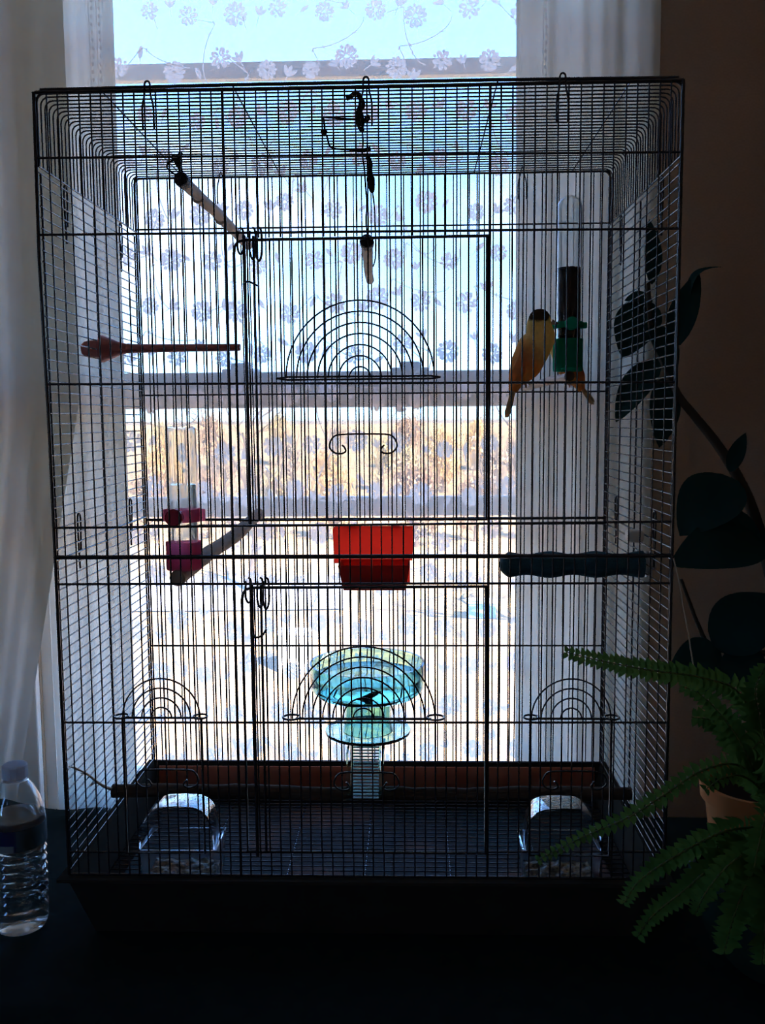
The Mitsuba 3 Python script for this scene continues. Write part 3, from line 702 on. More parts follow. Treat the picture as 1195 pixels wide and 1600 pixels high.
# ------------------------------------------------------------------ tube feeders
def tube_feeder(name, label, x, y, zb, colour, h_cup, h_tube, domed, seeds):
    k = thing(name, label, 'bird feeder')
    r = 0.0186
    cup = lathe([(0, zb), (r + 0.0028, zb), (r + 0.0032, zb + 0.003), (r + 0.0032, zb + h_cup), (r + 0.0012, zb + h_cup), (r + 0.0012, zb + 0.003), (0, zb + 0.003)], 36)
    put('cup', mesh(cup.apply_translation((x, y, 0)), colour, 40), k, 'coloured plastic cup at the foot')
    put('perch_lip', mesh(rbox((x - 0.012, y - r - 0.018, zb + 0.001), (x + 0.012, y - r + 0.001, zb + 0.004), 0.0012), colour), k) if seeds else None
    z0, z1, w = zb + 0.006, zb + h_tube, 0.0016
    if domed:
        t = np.linspace(0, np.pi / 2, 8)
        out = [(r, z0)] + [(r * math.cos(a), z1 - r + r * math.sin(a)) for a in t]
        inn = [((r - w) * math.cos(a), z1 - r + (r - w) * math.sin(a)) for a in t[::-1]] + [(r - w, z0)]
    else:
        out = [(r, z0), (r, z1 - 0.002), (r - 0.002, z1), (0, z1)]
        inn = [(0, z1 - w), (r - w - 0.001, z1 - w), (r - w, z1 - 0.003), (r - w, z0)]
    put('tube', mesh(lathe(out + inn, 40, closed=True).apply_translation((x, y, 0)), 'clear_plastic', 40), k, 'clear plastic tube')
    zc = zb + h_cup + (0.020 if seeds else 0.033)
    hc_ = 0.0045 if seeds else 0.0075
    put('clamp', mesh(lathe([(r + 0.0004, zc - hc_), (r + 0.0030, zc - hc_), (r + 0.0030, zc + hc_), (r + 0.0004, zc + hc_)], 36, closed=True).apply_translation((x, y, 0)), colour, 30), k)
    put('clamp_arm', mesh(cat([rbox((x + r, y - 0.003, zc - hc_), (x + r + 0.009, y + 0.003, zc + hc_), 0.0015), rbox((x - r - 0.006, y - 0.003, zc - hc_), (x - r, y + 0.003, zc + hc_), 0.0015)]), colour), k)
    rk = 0.0095 if seeds else 0.0105
    xk = x if seeds else x - 0.003
    kn = lathe([(0, 0), (rk * 0.5, 0), (rk * 0.5, 0.004), (rk, 0.005), (rk, 0.013), (rk * 0.85, 0.0145), (0, 0.0145)], 24, 'y')
    kn.vertices[:, 1] *= -1
    kn.invert()
    put('knob', mesh(kn.apply_translation((xk, y - r - 0.002, zc)), 'dark_pink' if not seeds else colour, 30), k, 'round clamp screw')
    return k, r - w, z0


kg, ri, z0g = tube_feeder('seed_feeder', 'clear seed tube with green cup hanging inside the rear bars beside the canaries', 0.6627, 0.300, 0.6322, 'green_plastic', 0.047, 0.254, True, True)
zs1 = 0.7821
sd = lathe([(0, z0g)] + [(ri - 0.0006, z) for z in np.linspace(z0g, zs1, 40)] + [(ri * 0.5, zs1 + 0.001), (0, zs1 + 0.0005)], 40)
sd.vertices += (meshkit.noise(sd.vertices * 420) - 0.5)[:, None] * np.array([0.0012, 0.0012, 0.0016])
put('seeds', mesh(sd.apply_translation((0.6627, 0.300, 0)), 'seed_dark', True), kg, 'dark seed filling', kind='stuff')
xw, yw = 0.1477, 0.034
kw, ri, z0w = tube_feeder('water_tube', 'clear water tube with pinkish red cup and clamp clipped inside the front bars', xw, yw, 0.3805, 'pink_plastic', 0.034, 0.175, False, False)
zw1 = 0.4855
put('water', mesh(lathe([(0, z0w), (ri - 0.0003, z0w), (ri - 0.0003, zw1), (0, zw1)], 40).apply_translation((xw, yw, 0)), 'water', 30), kw, 'clear water', kind='stuff')

# ------------------------------------------------------------------ red bin
rb = thing('hanging_bin', 'translucent red plastic bin hooked on the rear bars in the middle of the cage', 'bin')
yb = D - 0.010
xA, xB = 0.3037, 0.4340
zTop, zMid, zBot = 0.3936, 0.3400, 0.3005


def extr(poly, lo, hi, axis='y'):
    m = trimesh.creation.extrude_polygon(Polygon(poly), hi - lo, engine='earcut')
    v = np.array(m.vertices)
    m.vertices = np.c_[v[:, 0], v[:, 2] + lo, v[:, 1]]
    m.fix_normals()
    return m


xc, xd = 0.3168, 0.4267
xe, xf = 0.3243, 0.4205
put('back_plate', mesh(extr([(xA, zTop - 0.004), (xA + 0.004, zTop), (xB, zTop), (xB - 0.003, zMid - 0.002), (xd, zMid - 0.002), (xd, zBot), (xc, zBot), (xc, zMid - 0.006), (xA + 0.002, zMid - 0.006)], yb, yb + 0.0022), 'red_plastic', 20), rb)
th = 0.0020
loopo = lambda z, a, b, f: [(a, f, z), (b, f, z), (b, yb, z), (a, yb, z)]
vb = np.array(loopo(zMid, xc, xd, 0.305) + loopo(zBot, xe, xf, 0.312) + loopo(zBot + th, xe + th, xf - th, 0.312 + th) + loopo(zMid, xc + th, xd - th, 0.305 + th))
vb[[10, 11, 14, 15], 1] -= th
fbq = []
for l in range(4):
    if l == 1:
        continue
    for k in range(4):
        n_ = (l + 1) % 4
        fbq.append([l * 4 + k, n_ * 4 + k, n_ * 4 + (k + 1) % 4, l * 4 + (k + 1) % 4])
fbq += [[4, 5, 6, 7], [11, 10, 9, 8]]
fbq = np.array(fbq)
bm = trimesh.Trimesh(vb, np.vstack([fbq[:, [0, 1, 2]], fbq[:, [0, 2, 3]]]), process=False)
bm.fix_normals()
put('bin_body', mesh(bm, 'red_body', 20), rb)
thin('red_body', (0.60, 0.115, 0.085), 1.2, 0.35)
put('filling', mesh(box((xe + 0.0035, 0.3155, zBot + 0.0025), (xf - 0.0035, yb - 0.002, zBot + 0.020)), 'added_bin_fill', False), rb, 'dark fill added to darken the lower bin', kind='stuff')  # unseen block added to darken the backlit lower half of the bin
mat('added_bin_fill', mikit.proc(lambda p, n, uv: mix((0.05, 0.03, 0.02), (0.16, 0.10, 0.06), nz(p.x * 500, p.y * 90, p.z * 500))), 0.95, 0.2)
put('hook', mesh(cat([rbox((x - 0.006, yb, zTop - 0.003), (x + 0.006, D + 0.006, zTop), 0.001) for x in (xA + 0.03, xB - 0.03)] + [rbox((x - 0.006, D + 0.004, zTop - 0.014), (x + 0.006, D + 0.006, zTop), 0.0009) for x in (xA + 0.03, xB - 0.03)]), 'red_plastic'), rb)

# ------------------------------------------------------------------ teal bird bath with a ladder
bx, by = 0.3655, 0.20
bt = thing('bird_bath', 'see through teal plastic bird bath on a stem with a ribbed ladder', 'bird bath')
zt_ = 0.2177
rD = 0.0815
put('dish', mesh(lathe([(0, zt_ - 0.044), (rD - 0.008, zt_ - 0.044), (rD - 0.001, zt_ - 0.036), (rD, zt_ - 0.030), (rD + 0.001, zt_), (rD - 0.0025, zt_), (rD - 0.0035, zt_ - 0.030), (rD - 0.008, zt_ - 0.038), (0.028, zt_ - 0.040), (0, zt_ - 0.040)], 72).apply_translation((bx, by, 0)), 'teal_plastic', 40), bt)
put('water', mesh(lathe([(0, zt_ - 0.0396), (0.028, zt_ - 0.0396), (rD - 0.0084, zt_ - 0.0376), (rD - 0.0040, zt_ - 0.0300), (rD - 0.0038, zt_ - 0.020), (0, zt_ - 0.020)], 60).apply_translation((bx, by, 0)), 'water', 30), bt, 'shallow water', kind='stuff')
zs_ = zt_ - 0.044
zplate = 0.1148
put('stem', mesh(lathe([(0.0335, zs_ - 0.0005), (0.0330, zs_ - 0.012), (0.0335, zplate + 0.014), (0.0360, zplate + 0.0025), (0.0335, zplate + 0.0025), (0.0312, zplate + 0.014), (0.0307, zs_ - 0.012), (0.0312, zs_ - 0.0005)], 48, closed=True).apply_translation((bx, by, 0)), 'teal_plastic', 40), bt)
put('base_disc', mesh(lathe([(0, zplate), (0.061, zplate), (0.0615, zplate + 0.002), (0.061, zplate + 0.004), (0.055, zplate + 0.0022), (0, zplate + 0.0022)], 60).apply_translation((bx, by, 0)), 'teal_plastic', 40), bt)
zf_ = 0.046
for sg in (-1, 1):
    put('side_plate', mesh(rbox((bx + sg * 0.0245 - 0.0015, by - 0.085, zf_), (bx + sg * 0.0245 + 0.0015, by - 0.03, zplate - 0.0005), 0.001), 'teal_plastic'), bt)
la, lb = V(bx, by - 0.052, zplate - 0.002), V(bx + 0.0005, 0.098, 0.0568)
ld = put('ladder', mesh(cat([tube([la + V(sg * 0.0188, 0, 0), lb + V(sg * 0.0188, 0, 0)], 0.0016, 8) for sg in (-1, 1)]), 'teal_plastic', 40), bt)
for k in range(17):
    p = la + (lb - la) * ((k + 0.5) / 17)
    put('rung', mesh(rbox(p - (0.0182, 0.0017, 0.0008), p + (0.0182, 0.0017, 0.0008), 0.0003, 6), 'teal_rung'), ld)
mat('teal_rung', (0.50, 0.82, 0.85), 0.12, 0.9)

# ------------------------------------------------------------------ clear hooded seed cups
for cx, lab in ((0.1345, 'clear plastic hooded seed cup behind the feeder door nearest the water bottle'), (0.6145, 'clear plastic hooded seed cup behind the feeder door nearest the fern')):
    k = thing('seed_cup', lab, 'bird feeder')
    hw, dp, zc0, zc1 = 0.0475, 0.062, -0.040, 0.086
    # hood: a faceted arch swept from front to back, open below
    ang = np.linspace(0, np.pi, 13)
    ox = np.sign(np.cos(ang)) * np.abs(np.cos(ang)) ** 0.55 * hw
    oz = 0.030 + np.abs(np.sin(ang)) ** 0.75 * (zc1 - 0.030)
    th = 0.0020
    ix, iz = ox * (1 - th / hw), 0.030 + (oz - 0.030) * (1 - th / (zc1 - 0.030))
    secs = []
    for y, sc in ((0.006, 1.0), (0.006 + dp * 0.75, 0.95), (0.006 + dp, 0.80)):
        secs.append((np.c_[ox * sc + cx, np.full(13, y), 0.030 + (oz - 0.030) * sc], np.c_[ix * sc + cx, np.full(13, y), 0.030 + (iz - 0.030) * sc]))
    v, f = [], []
    for so, si in secs:
        v += [so, si]
    v = np.vstack(v)
    for s in range(2):
        for g in range(12):
            o0, o1 = s * 26 + g, (s + 1) * 26 + g
            f += [[o0, o0 + 1, o1 + 1, o1], [o1 + 13, o1 + 14, o0 + 14, o0 + 13]]
        for g in (0, 12):
            f.append([s * 26 + g, s * 26 + 13 + g, (s + 1) * 26 + 13 + g, (s + 1) * 26 + g])
    for s in (0, 2):
        for g in range(12):
            f.append([s * 26 + g, s * 26 + g + 1, s * 26 + 13 + g + 1, s * 26 + 13 + g])
    f = np.array(f)
    hm = trimesh.Trimesh(v, np.vstack([f[:, [0, 1, 2]], f[:, [0, 2, 3]]]), process=False)
    hm.fix_normals()
    put('hood', mesh(hm, 'clear_plastic', 25), k, 'clear faceted hood')
    # cup: an open trough
    o, i_ = (hw + 0.002, dp), (hw - 0.0005, dp - 0.0025)
    lo_ = lambda a, y0, y1, z: [(cx - a, y0, z), (cx + a, y0, z), (cx + a, y1, z), (cx - a, y1, z)]
    v = np.array(lo_(hw + 0.002, 0.004, 0.070, 0.0295) + lo_(hw - 0.003, 0.008, 0.066, zc0) + lo_(hw - 0.005, 0.010, 0.064, zc0 + 0.002) + lo_(hw - 0.0005, 0.0065, 0.0675, 0.0295))
    f = []
    for l in (0, 2, 3):
        n_ = (l + 1) % 4
        for g in range(4):
            f.append([l * 4 + g, n_ * 4 + g, n_ * 4 + (g + 1) % 4, l * 4 + (g + 1) % 4])
    f += [[4, 5, 6, 7], [11, 10, 9, 8]]
    f = np.array(f)
    cm = trimesh.Trimesh(v, np.vstack([f[:, [0, 1, 2]], f[:, [0, 2, 3]]]), process=False)
    cm.fix_normals()
    put('cup', mesh(cm, 'clear_plastic', 20), k)
    sm, _ = grid(30, 20, lambda u, v: np.stack([cx + (u - 0.5) * 2 * (hw - 0.006), 0.011 + v * 0.052, zc0 + 0.026 + 0.008 * meshkit.fbm(np.stack([u * 9, v * 6, u * 0], -1), 3)], -1))
    base = box((cx - hw + 0.006, 0.011, zc0 + 0.003), (cx + hw - 0.006, 0.063, zc0 + 0.027))
    put('seeds', mesh(cat([sm, base]), 'seed_mix', 30), k, 'mixed brown seed', kind='stuff')


# ------------------------------------------------------------------ canaries
def canary(label, origin, sx, tail_dir, cap, sc=1.0):
    """Facing +x times sx, perched; the origin is where the feet grip."""
    k = thing('canary', label, 'bird', 'canaries on the perch' if False else None)
    P = lambda x, y, z: V(origin[0] + sx * x * sc, origin[1] + y * sc, origin[2] + z * sc)
    body = bones([((P(0.000, 0, 0.030), 0.0225 * sc), (P(0.010, -0.004, 0.052), 0.0240 * sc)), ((P(0.000, 0, 0.030), 0.0225 * sc), (P(-0.012, 0, 0.010), 0.0120 * sc)), ((P(-0.012, 0, 0.010), 0.0120 * sc), (P(-0.017, 0, -0.004), 0.0065 * sc)),
                  ((P(0.010, -0.004, 0.052), 0.0225 * sc), (P(0.019, -0.008, 0.066), 0.0210 * sc)), ((P(0.019, -0.008, 0.066), 0.0210 * sc), (P(0.0165, -0.009, 0.084), 0.0175 * sc)), ((P(0.0165, -0.009, 0.084), 0.0175 * sc), (P(0.0170, -0.010, 0.0915), 0.0155 * sc))], 0.0022, 5)
    v = body.vertices
    nse = meshkit.fbm(v * 260, 3)
    crown = np.linalg.norm((v - P(0.0155, -0.015, 0.1000)) / (0.0165 * sc, 0.0190 * sc, 0.0155 * sc), axis=1)
    front = (v - P(0.018, -0.010, 0.072)) / sc
    bib = np.clip(2.2 - 1.4 * np.linalg.norm(front / (0.024, 0.030, 0.032), axis=1) + 0.3 * (nse - 0.5), 0, 1)[:, None]
    col = np.array([0.85, 0.43, 0.14]) * (1 - bib) + np.array([0.88, 0.68, 0.28]) * bib
    capm = np.clip((1.05 - crown + 0.35 * (nse - 0.5)) * 6, 0, 1)[:, None] * cap
    col = col * (1 - capm) + np.array([0.055, 0.035, 0.022]) * capm
    col *= (0.8 + 0.4 * nse)[:, None]
    body.vertices = v + body.vertex_normals * ((nse - 0.5) * 0.0011 * sc)[:, None]
    put('body', mesh(body, 'plumage', True, color=col), k)
    for sg in (-1, 1):      # folded wings
        y = sg * 0.0165 - 0.001
        pts = [P(0.008, y, 0.058), P(-0.002, y * 1.12, 0.040), P(-0.014, y * 0.95, 0.018), P(-0.022, y * 0.55, -0.006)]
        w = tube(smooth_path(pts, 6), np.interp(np.linspace(0, 1, 19), [0, 0.25, 0.7, 1], [0.006, 0.012, 0.0085, 0.0015]) * sc, 14)
        c0 = np.mean([p for p in pts], 0)
        w.vertices[:, 1] = (w.vertices[:, 1] - (origin[1] + y * sc)) * 0.42 + origin[1] + y * sc
        wn = meshkit.noise(w.vertices * (300, 300, 90))
        wc = np.array([0.80, 0.40, 0.15])[None] * (0.55 + 0.9 * wn)[:, None]
        put('wing', mesh(w, 'plumage', True, color=wc), k)
    for q_, off in enumerate((-0.0035, -0.0012, 0.0012, 0.0035)):   # tail feathers
        a_ = P(-0.016, off, 0.002)
        e_ = a_ + V(*tail_dir) * sc + V(0.0016 * (q_ - 1.5), off * 0.8, 0.004 * (q_ % 2))
        tl = tube(np.linspace(a_, e_, 8), np.interp(np.linspace(0, 1, 8), [0, 0.3, 0.9, 1], [0.003, 0.0036, 0.0034, 0.001]) * sc, 8)
        tl.vertices[:, 1] = (tl.vertices[:, 1] - a_[1]) * 0.35 + a_[1]
        put('tail_feather', mesh(tl, 'plumage', True, color=np.tile([[0.66, 0.50, 0.30]], (len(tl.vertices), 1)) * (0.7 + 0.6 * meshkit.noise(tl.vertices * 400))[:, None]), k)
    bk = trimesh.creation.cone(0.0042 * sc, 0.0115 * sc, sections=12)
    bk.apply_transform(trimesh.geometry.align_vectors([0, 0, 1], V(sx * 0.93, -0.25, -0.25)))
    put('beak', mesh(bk.apply_translation(P(0.0335, -0.0145, 0.0875)), 'beak_horn', 40), k, 'pale horn beak')
    for sg in (-1, 1):
        put('eye', mesh(trimesh.creation.icosphere(2, 0.0018 * sc).apply_translation(P(0.0235, -0.0100 + sg * 0.0150, 0.0900)), 'black_rubber', True), k)
    for sg, fx in ((-1, 0.004), (1, -0.006)):
        hip = P(fx * 0.4, sg * 0.006, 0.018)
        ankle = P(fx - 0.003, sg * 0.007, 0.009)
        foot = P(fx, sg * 0.006, 0.0018)
        legm = [tube([hip, ankle, foot], [0.0040 * sc, 0.0013 * sc, 0.0012 * sc], 8)]
        for dx, dy in ((0.007, -0.003), (0.008, 0.0), (0.007, 0.003), (-0.006, 0)):
            m_ = foot + V(sx * dx * 0.55, dy, 0.0024) * sc
            legm.append(tube([foot, m_, foot + V(sx * dx * 0.95, dy * 1.3, -0.0016) * sc, foot + V(sx * dx * 0.9, dy * 1.3, -0.005) * sc], [0.0012 * sc, 0.0011 * sc, 0.0009 * sc, 0.0005 * sc], 6))
        put('leg', mesh(cat(legm), 'bird_leg', True), k)
    return k


scene['m_plumage'] = {'type': 'principledthin', 'base_color': {'type': 'mesh_attribute', 'name': 'vertex_color'}, 'roughness': 0.9, 'diff_trans': 1.0, 'spec_trans': 0.0, 'eta': 1.3}
mat('beak_horn', (0.62, 0.50, 0.38), 0.4, 0.4)
mat('bird_leg', (0.50, 0.27, 0.17), 0.55, 0.4)
canary('orange and yellow canary with dark crest feeding at the green seed tube', (0.5995, 0.285, 0.6110), 1, (-0.011, 0.002, -0.047), 1.0, 1.03)
canary('second canary mostly hidden behind the green seed tube, only its pale tail showing', (0.6750, 0.345, 0.612), -1, (0.026, 0.0, -0.036), 0.0, 0.84)

# ------------------------------------------------------------------ water bottle
wb = thing('water_bottle', 'clear plastic water bottle with white cap and dark label, standing on the cloth', 'bottle')
ox_, oy_ = -0.0767, 0.03
zb_ = ZT + 0.004
hB = 0.206
bs = (0.99, 0.99, 1.05)
prof = [(0, 0.006), (0.014, 0.004), (0.022, 0.0), (0.030, 0.002), (0.0335, 0.010), (0.0340, 0.020)]
for k in range(7):
    z = 0.026 + k * 0.0115
    prof += [(0.0345, z), (0.0345, z + 0.004), (0.0325, z + 0.0072), (0.0325, z + 0.0085)]
prof += [(0.0350, 0.1080), (0.0350, 0.1360), (0.0346, 0.140), (0.0330, 0.150), (0.0285, 0.165), (0.0215, 0.178), (0.0150, 0.186), (0.0122, 0.189), (0.0122, 0.193)]
prof = np.array(prof)
put('bottle_body', mesh(lathe(prof, 48).apply_scale(bs).apply_translation((ox_, oy_, zb_)), 'bottle_skin', 30), wb, 'clear ribbed plastic body')
pw = prof[prof[:, 1] < 0.141].copy()
pw[:, 0] = np.maximum(pw[:, 0] - 0.0006, 0)
pw[0, 1] += 0.0006
pw[:3, 1] += 0.0006
put('water', mesh(lathe(np.vstack([pw, [(pw[-1, 0], 0.1425), (0, 0.1425)]]), 48).apply_scale(bs).apply_translation((ox_, oy_, zb_)), 'water', 30), wb, 'water filling the bottle to its shoulder', kind='stuff')
put('label_band', mesh(lathe([(0.0352, 0.1085), (0.0354, 0.1085), (0.0354, 0.1350), (0.0352, 0.1350)], 48, closed=True).apply_scale(bs).apply_translation((ox_, oy_, zb_)), 'label_blue', 30), wb, 'dark blue paper band')
capp = [(0, 0.206), (0.0140, 0.206), (0.0156, 0.2045), (0.0158, 0.1905), (0.0146, 0.1900), (0.0141, 0.1905), (0.0141, 0.2035), (0, 0.2035)]
cp = lathe(capp, 60)
g_ = np.arctan2(cp.vertices[:, 1], cp.vertices[:, 0])
cp.vertices[:, :2] *= (1 + 0.012 * np.sign(np.sin(g_ * 30)) * (np.hypot(cp.vertices[:, 0], cp.vertices[:, 1]) > 0.0135))[:, None]
put('bottle_cap', mesh(cp.apply_scale(bs).apply_translation((ox_, oy_, zb_)), 'cap_white', 30), wb, 'ridged white cap')
put('neck_ring', mesh(lathe([(0.0123, 0.1865), (0.0165, 0.187), (0.0165, 0.1888), (0.0123, 0.1892)], 36, closed=True).apply_scale(bs).apply_translation((ox_, oy_, zb_)), 'clear_plastic', 30), wb)


# ------------------------------------------------------------------ plants
def blade(base, tip, width, bend, normal, nu=12, nv=5, fold=0.18, curl=0.0, power=0.8):
    """A pointed leaf from base to tip, arched along its length, folded at the midrib."""
    base, tip, nrm = np.asarray(base, float), np.asarray(tip, float), np.asarray(normal, float)
    ax_ = tip - base
    L = np.linalg.norm(ax_)
    d = ax_ / L
    nrm = nrm - d * (nrm @ d)
    nrm /= np.linalg.norm(nrm)
    side = np.cross(d, nrm)

    def fn(u, v):
        w = width * np.sin(np.pi * np.clip(u, 0, 1) ** power) ** 0.8 * (v * 2 - 1)
        h = bend * L * np.sin(np.pi * u) + fold * np.abs(w) - curl * L * u ** 3
        return base + u[..., None] * ax_ + w[..., None] * side + h[..., None] * nrm

    return grid(nu, nv, fn)[0]


rp = thing('rubber_plant', 'dark broad leaved rubber plant in a clay pot against the brown wall', 'plant')
stem = smooth_path([(1.0059, 0.3000, 0.1851), (0.9762, 0.3100, 0.3216), (0.9489, 0.3200, 0.4186), (0.9276, 0.3300, 0.4717), (0.8986, 0.3400, 0.5213), (0.8665, 0.3500, 0.5646), (0.8441, 0.3600, 0.5964), (0.8263, 0.3700, 0.6393), (0.8059, 0.3800, 0.6944), (0.7983, 0.3800, 0.7728)], 8)
put('stem', mesh(tube(stem, np.linspace(0.0105, 0.0035, len(stem)), 10), 'stem_brown', 60), rp)
stem2 = smooth_path([(1.0023, 0.2800, 0.1906), (0.9590, 0.2800, 0.2092), (0.9102, 0.2900, 0.2096), (0.8825, 0.3000, 0.2169), (0.8643, 0.3000, 0.2497), (0.8488, 0.3000, 0.2893), (0.8375, 0.3000, 0.3188)], 8)
put('stem', mesh(tube(stem2, np.linspace(0.005, 0.0022, len(stem2)), 8), 'stem_brown', 60), rp)
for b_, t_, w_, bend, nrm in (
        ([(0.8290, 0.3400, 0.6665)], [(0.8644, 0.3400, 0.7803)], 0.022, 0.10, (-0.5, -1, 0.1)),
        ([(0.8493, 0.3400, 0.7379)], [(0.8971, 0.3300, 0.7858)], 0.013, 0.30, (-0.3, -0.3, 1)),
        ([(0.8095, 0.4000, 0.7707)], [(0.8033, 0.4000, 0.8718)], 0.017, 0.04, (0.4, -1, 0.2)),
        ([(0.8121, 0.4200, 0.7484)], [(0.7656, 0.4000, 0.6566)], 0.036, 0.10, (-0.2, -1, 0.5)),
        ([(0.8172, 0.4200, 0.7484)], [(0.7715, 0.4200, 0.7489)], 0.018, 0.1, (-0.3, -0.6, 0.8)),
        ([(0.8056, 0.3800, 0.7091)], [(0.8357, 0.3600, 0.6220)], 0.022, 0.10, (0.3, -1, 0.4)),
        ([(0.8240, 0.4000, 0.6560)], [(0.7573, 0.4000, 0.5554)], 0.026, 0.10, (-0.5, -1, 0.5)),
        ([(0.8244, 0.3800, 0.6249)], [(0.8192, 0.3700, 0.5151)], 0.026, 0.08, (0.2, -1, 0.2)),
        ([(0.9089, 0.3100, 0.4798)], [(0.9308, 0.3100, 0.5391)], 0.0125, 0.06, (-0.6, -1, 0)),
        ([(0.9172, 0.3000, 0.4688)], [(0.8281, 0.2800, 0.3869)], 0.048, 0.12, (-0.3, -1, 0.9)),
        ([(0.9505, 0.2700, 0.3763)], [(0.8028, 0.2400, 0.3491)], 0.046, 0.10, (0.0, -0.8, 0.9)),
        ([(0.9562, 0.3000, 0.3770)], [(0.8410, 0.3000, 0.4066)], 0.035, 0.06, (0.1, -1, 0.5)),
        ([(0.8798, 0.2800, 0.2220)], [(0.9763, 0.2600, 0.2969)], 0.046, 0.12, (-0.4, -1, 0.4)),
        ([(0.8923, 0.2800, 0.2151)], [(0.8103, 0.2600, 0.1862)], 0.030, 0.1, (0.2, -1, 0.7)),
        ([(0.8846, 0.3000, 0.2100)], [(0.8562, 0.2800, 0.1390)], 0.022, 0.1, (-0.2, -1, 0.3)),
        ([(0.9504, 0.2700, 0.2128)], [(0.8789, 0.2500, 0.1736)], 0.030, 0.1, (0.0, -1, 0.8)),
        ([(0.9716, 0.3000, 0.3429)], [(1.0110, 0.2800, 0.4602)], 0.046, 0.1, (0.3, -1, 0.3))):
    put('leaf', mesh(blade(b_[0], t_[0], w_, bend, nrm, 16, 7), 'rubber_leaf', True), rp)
pcx, pcy = 0.8247 + 0.079, 0.15
zrim = 0.0609
put('pot', mesh(lathe([(0, ZT + 0.003), (0.050, ZT + 0.003), (0.053, ZT + 0.006), (0.068, zrim - 0.022), (0.074, zrim - 0.022), (0.076, zrim), (0.069, zrim), (0.064, zrim - 0.018), (0, zrim - 0.018)], 40).apply_translation((pcx, pcy, 0)), 'terracotta', 30), rp, 'orange clay pot')
put('soil', mesh(lathe([(0, zrim - 0.012), (0.0655, zrim - 0.014), (0.064, zrim - 0.0175), (0, zrim - 0.0175)], 30).apply_translation((pcx, pcy, 0)), 'soil', 60), rp)
put('stem', mesh(tube(smooth_path([(pcx, pcy, zrim - 0.014), (pcx + 0.02, pcy + 0.03, zrim + 0.03), (pcx + 0.05, pcy + 0.09, zrim + 0.07), stem[0]], 6), 0.0105, 10), 'stem_brown', 60), rp)
put('stem', mesh(tube(smooth_path([(pcx + 0.01, pcy, zrim - 0.014), (pcx + 0.03, pcy + 0.05, zrim + 0.05), stem2[0]], 6), 0.005, 8), 'stem_brown', 60), rp)

fx, fy = 0.868, -0.035
fr = thing('fern', 'green fern in a dark glazed bowl, its fronds arching in front of the cage corner', 'fern')
put('bowl', mesh(lathe([(0, ZT + 0.004), (0.055, ZT + 0.004), (0.060, ZT + 0.006), (0.085, ZT + 0.034), (0.103, ZT + 0.075), (0.108, ZT + 0.115), (0.106, ZT + 0.122), (0.100, ZT + 0.122), (0.099, ZT + 0.110), (0, ZT + 0.108)], 48).apply_translation((fx, fy, 0)), 'glaze_green', 40), fr, 'dark green glazed bowl')
put('soil', mesh(lathe([(0, ZT + 0.1105), (0.098, ZT + 0.1105), (0.097, ZT + 0.1085), (0, ZT + 0.1085)], 30).apply_translation((fx, fy, 0)), 'soil', 60), fr)


def frond(path, wid, seed, single, curl=0.3, spacing=0.0098):
    p = smooth_path(path, 10)
    seg = np.r_[0, np.cumsum(np.linalg.norm(np.diff(p, axis=0), axis=1))]
    F = put('frond', mesh(tube(p, np.linspace(0.0016, 0.0005, len(p)), 6), 'fern_stem', True), fr)
    r = np.random.default_rng(seed)
    s, ms = 0.012, []
    while s < seg[-1]:
        u = s / seg[-1]
        c = np.array([np.interp(s, seg, p[:, k]) for k in range(3)])
        d = np.array([np.interp(s + 0.003, seg, p[:, k]) for k in range(3)]) - c
        d = d if np.linalg.norm(d) > 1e-6 else p[-1] - p[-2]
        d /= np.linalg.norm(d)
        up = V(0.0, -0.85, 0.5)
        up = up - d * (up @ d)
        up /= np.linalg.norm(up)
        sd_ = np.cross(d, up)
        w = wid * min(1, 0.35 + 2.2 * u) * (1 - 0.55 * u ** 2.4)
        for sg in (-1, 1):
            tip = c + (sd_ * sg * 0.93 + d * 0.30 + up * r.uniform(-0.25, 0.30)) * w * r.uniform(0.85, 1.1)
            m = blade(c, tip, w * 0.34, 0.05, up + sd_ * 0.2 * sg, 6, 3, 0.15, curl * r.uniform(-0.3, 1), 0.55)
            if single:
                put('leaflet', mesh(m, 'fern_leaf', True), F)
            else:
                ms.append(m)
        s += spacing * (1 - 0.35 * u)
    if ms:
        put('leaflets', mesh(cat(ms), 'fern_leaf', True), F, kind='stuff')


frond([(0.8428, -0.0400, 0.1563), (0.8071, -0.0500, 0.2434), (0.7598, -0.0600, 0.2687), (0.6995, -0.0700, 0.2803), (0.6483, -0.0750, 0.2912), (0.6004, -0.0800, 0.3042)], 0.020, 1, True)
frond([(0.8396, -0.0500, 0.1373), (0.7914, -0.0800, 0.1755), (0.7462, -0.1000, 0.1758), (0.7056, -0.1100, 0.1543), (0.6655, -0.1200, 0.1331), (0.6142, -0.1200, 0.1089), (0.5645, -0.1200, 0.0815)], 0.0145, 2, True, -0.5)
frond([(0.8362, -0.0600, 0.1262), (0.7976, -0.0600, 0.2016), (0.7636, -0.0500, 0.2433), (0.7372, -0.0400, 0.2553)], 0.021, 3, True)
frond([(0.8412, -0.0500, 0.0912), (0.7691, -0.1100, 0.1110), (0.7152, -0.1300, 0.0949), (0.6748, -0.1300, 0.0657), (0.6605, -0.1200, 0.0346)], 0.019, 4, False, 0.6)
frond([(0.8375, -0.0600, 0.0881), (0.7594, -0.1400, 0.0966), (0.7137, -0.1600, 0.0712), (0.6839, -0.1500, 0.0371), (0.6675, -0.1500, 0.0118)], 0.020, 5, False, 0.6)
frond([(0.8512, -0.0400, 0.1255), (0.8261, -0.0600, 0.2092), (0.8099, -0.0800, 0.2600), (0.8155, -0.0900, 0.2917)], 0.026, 6, False)
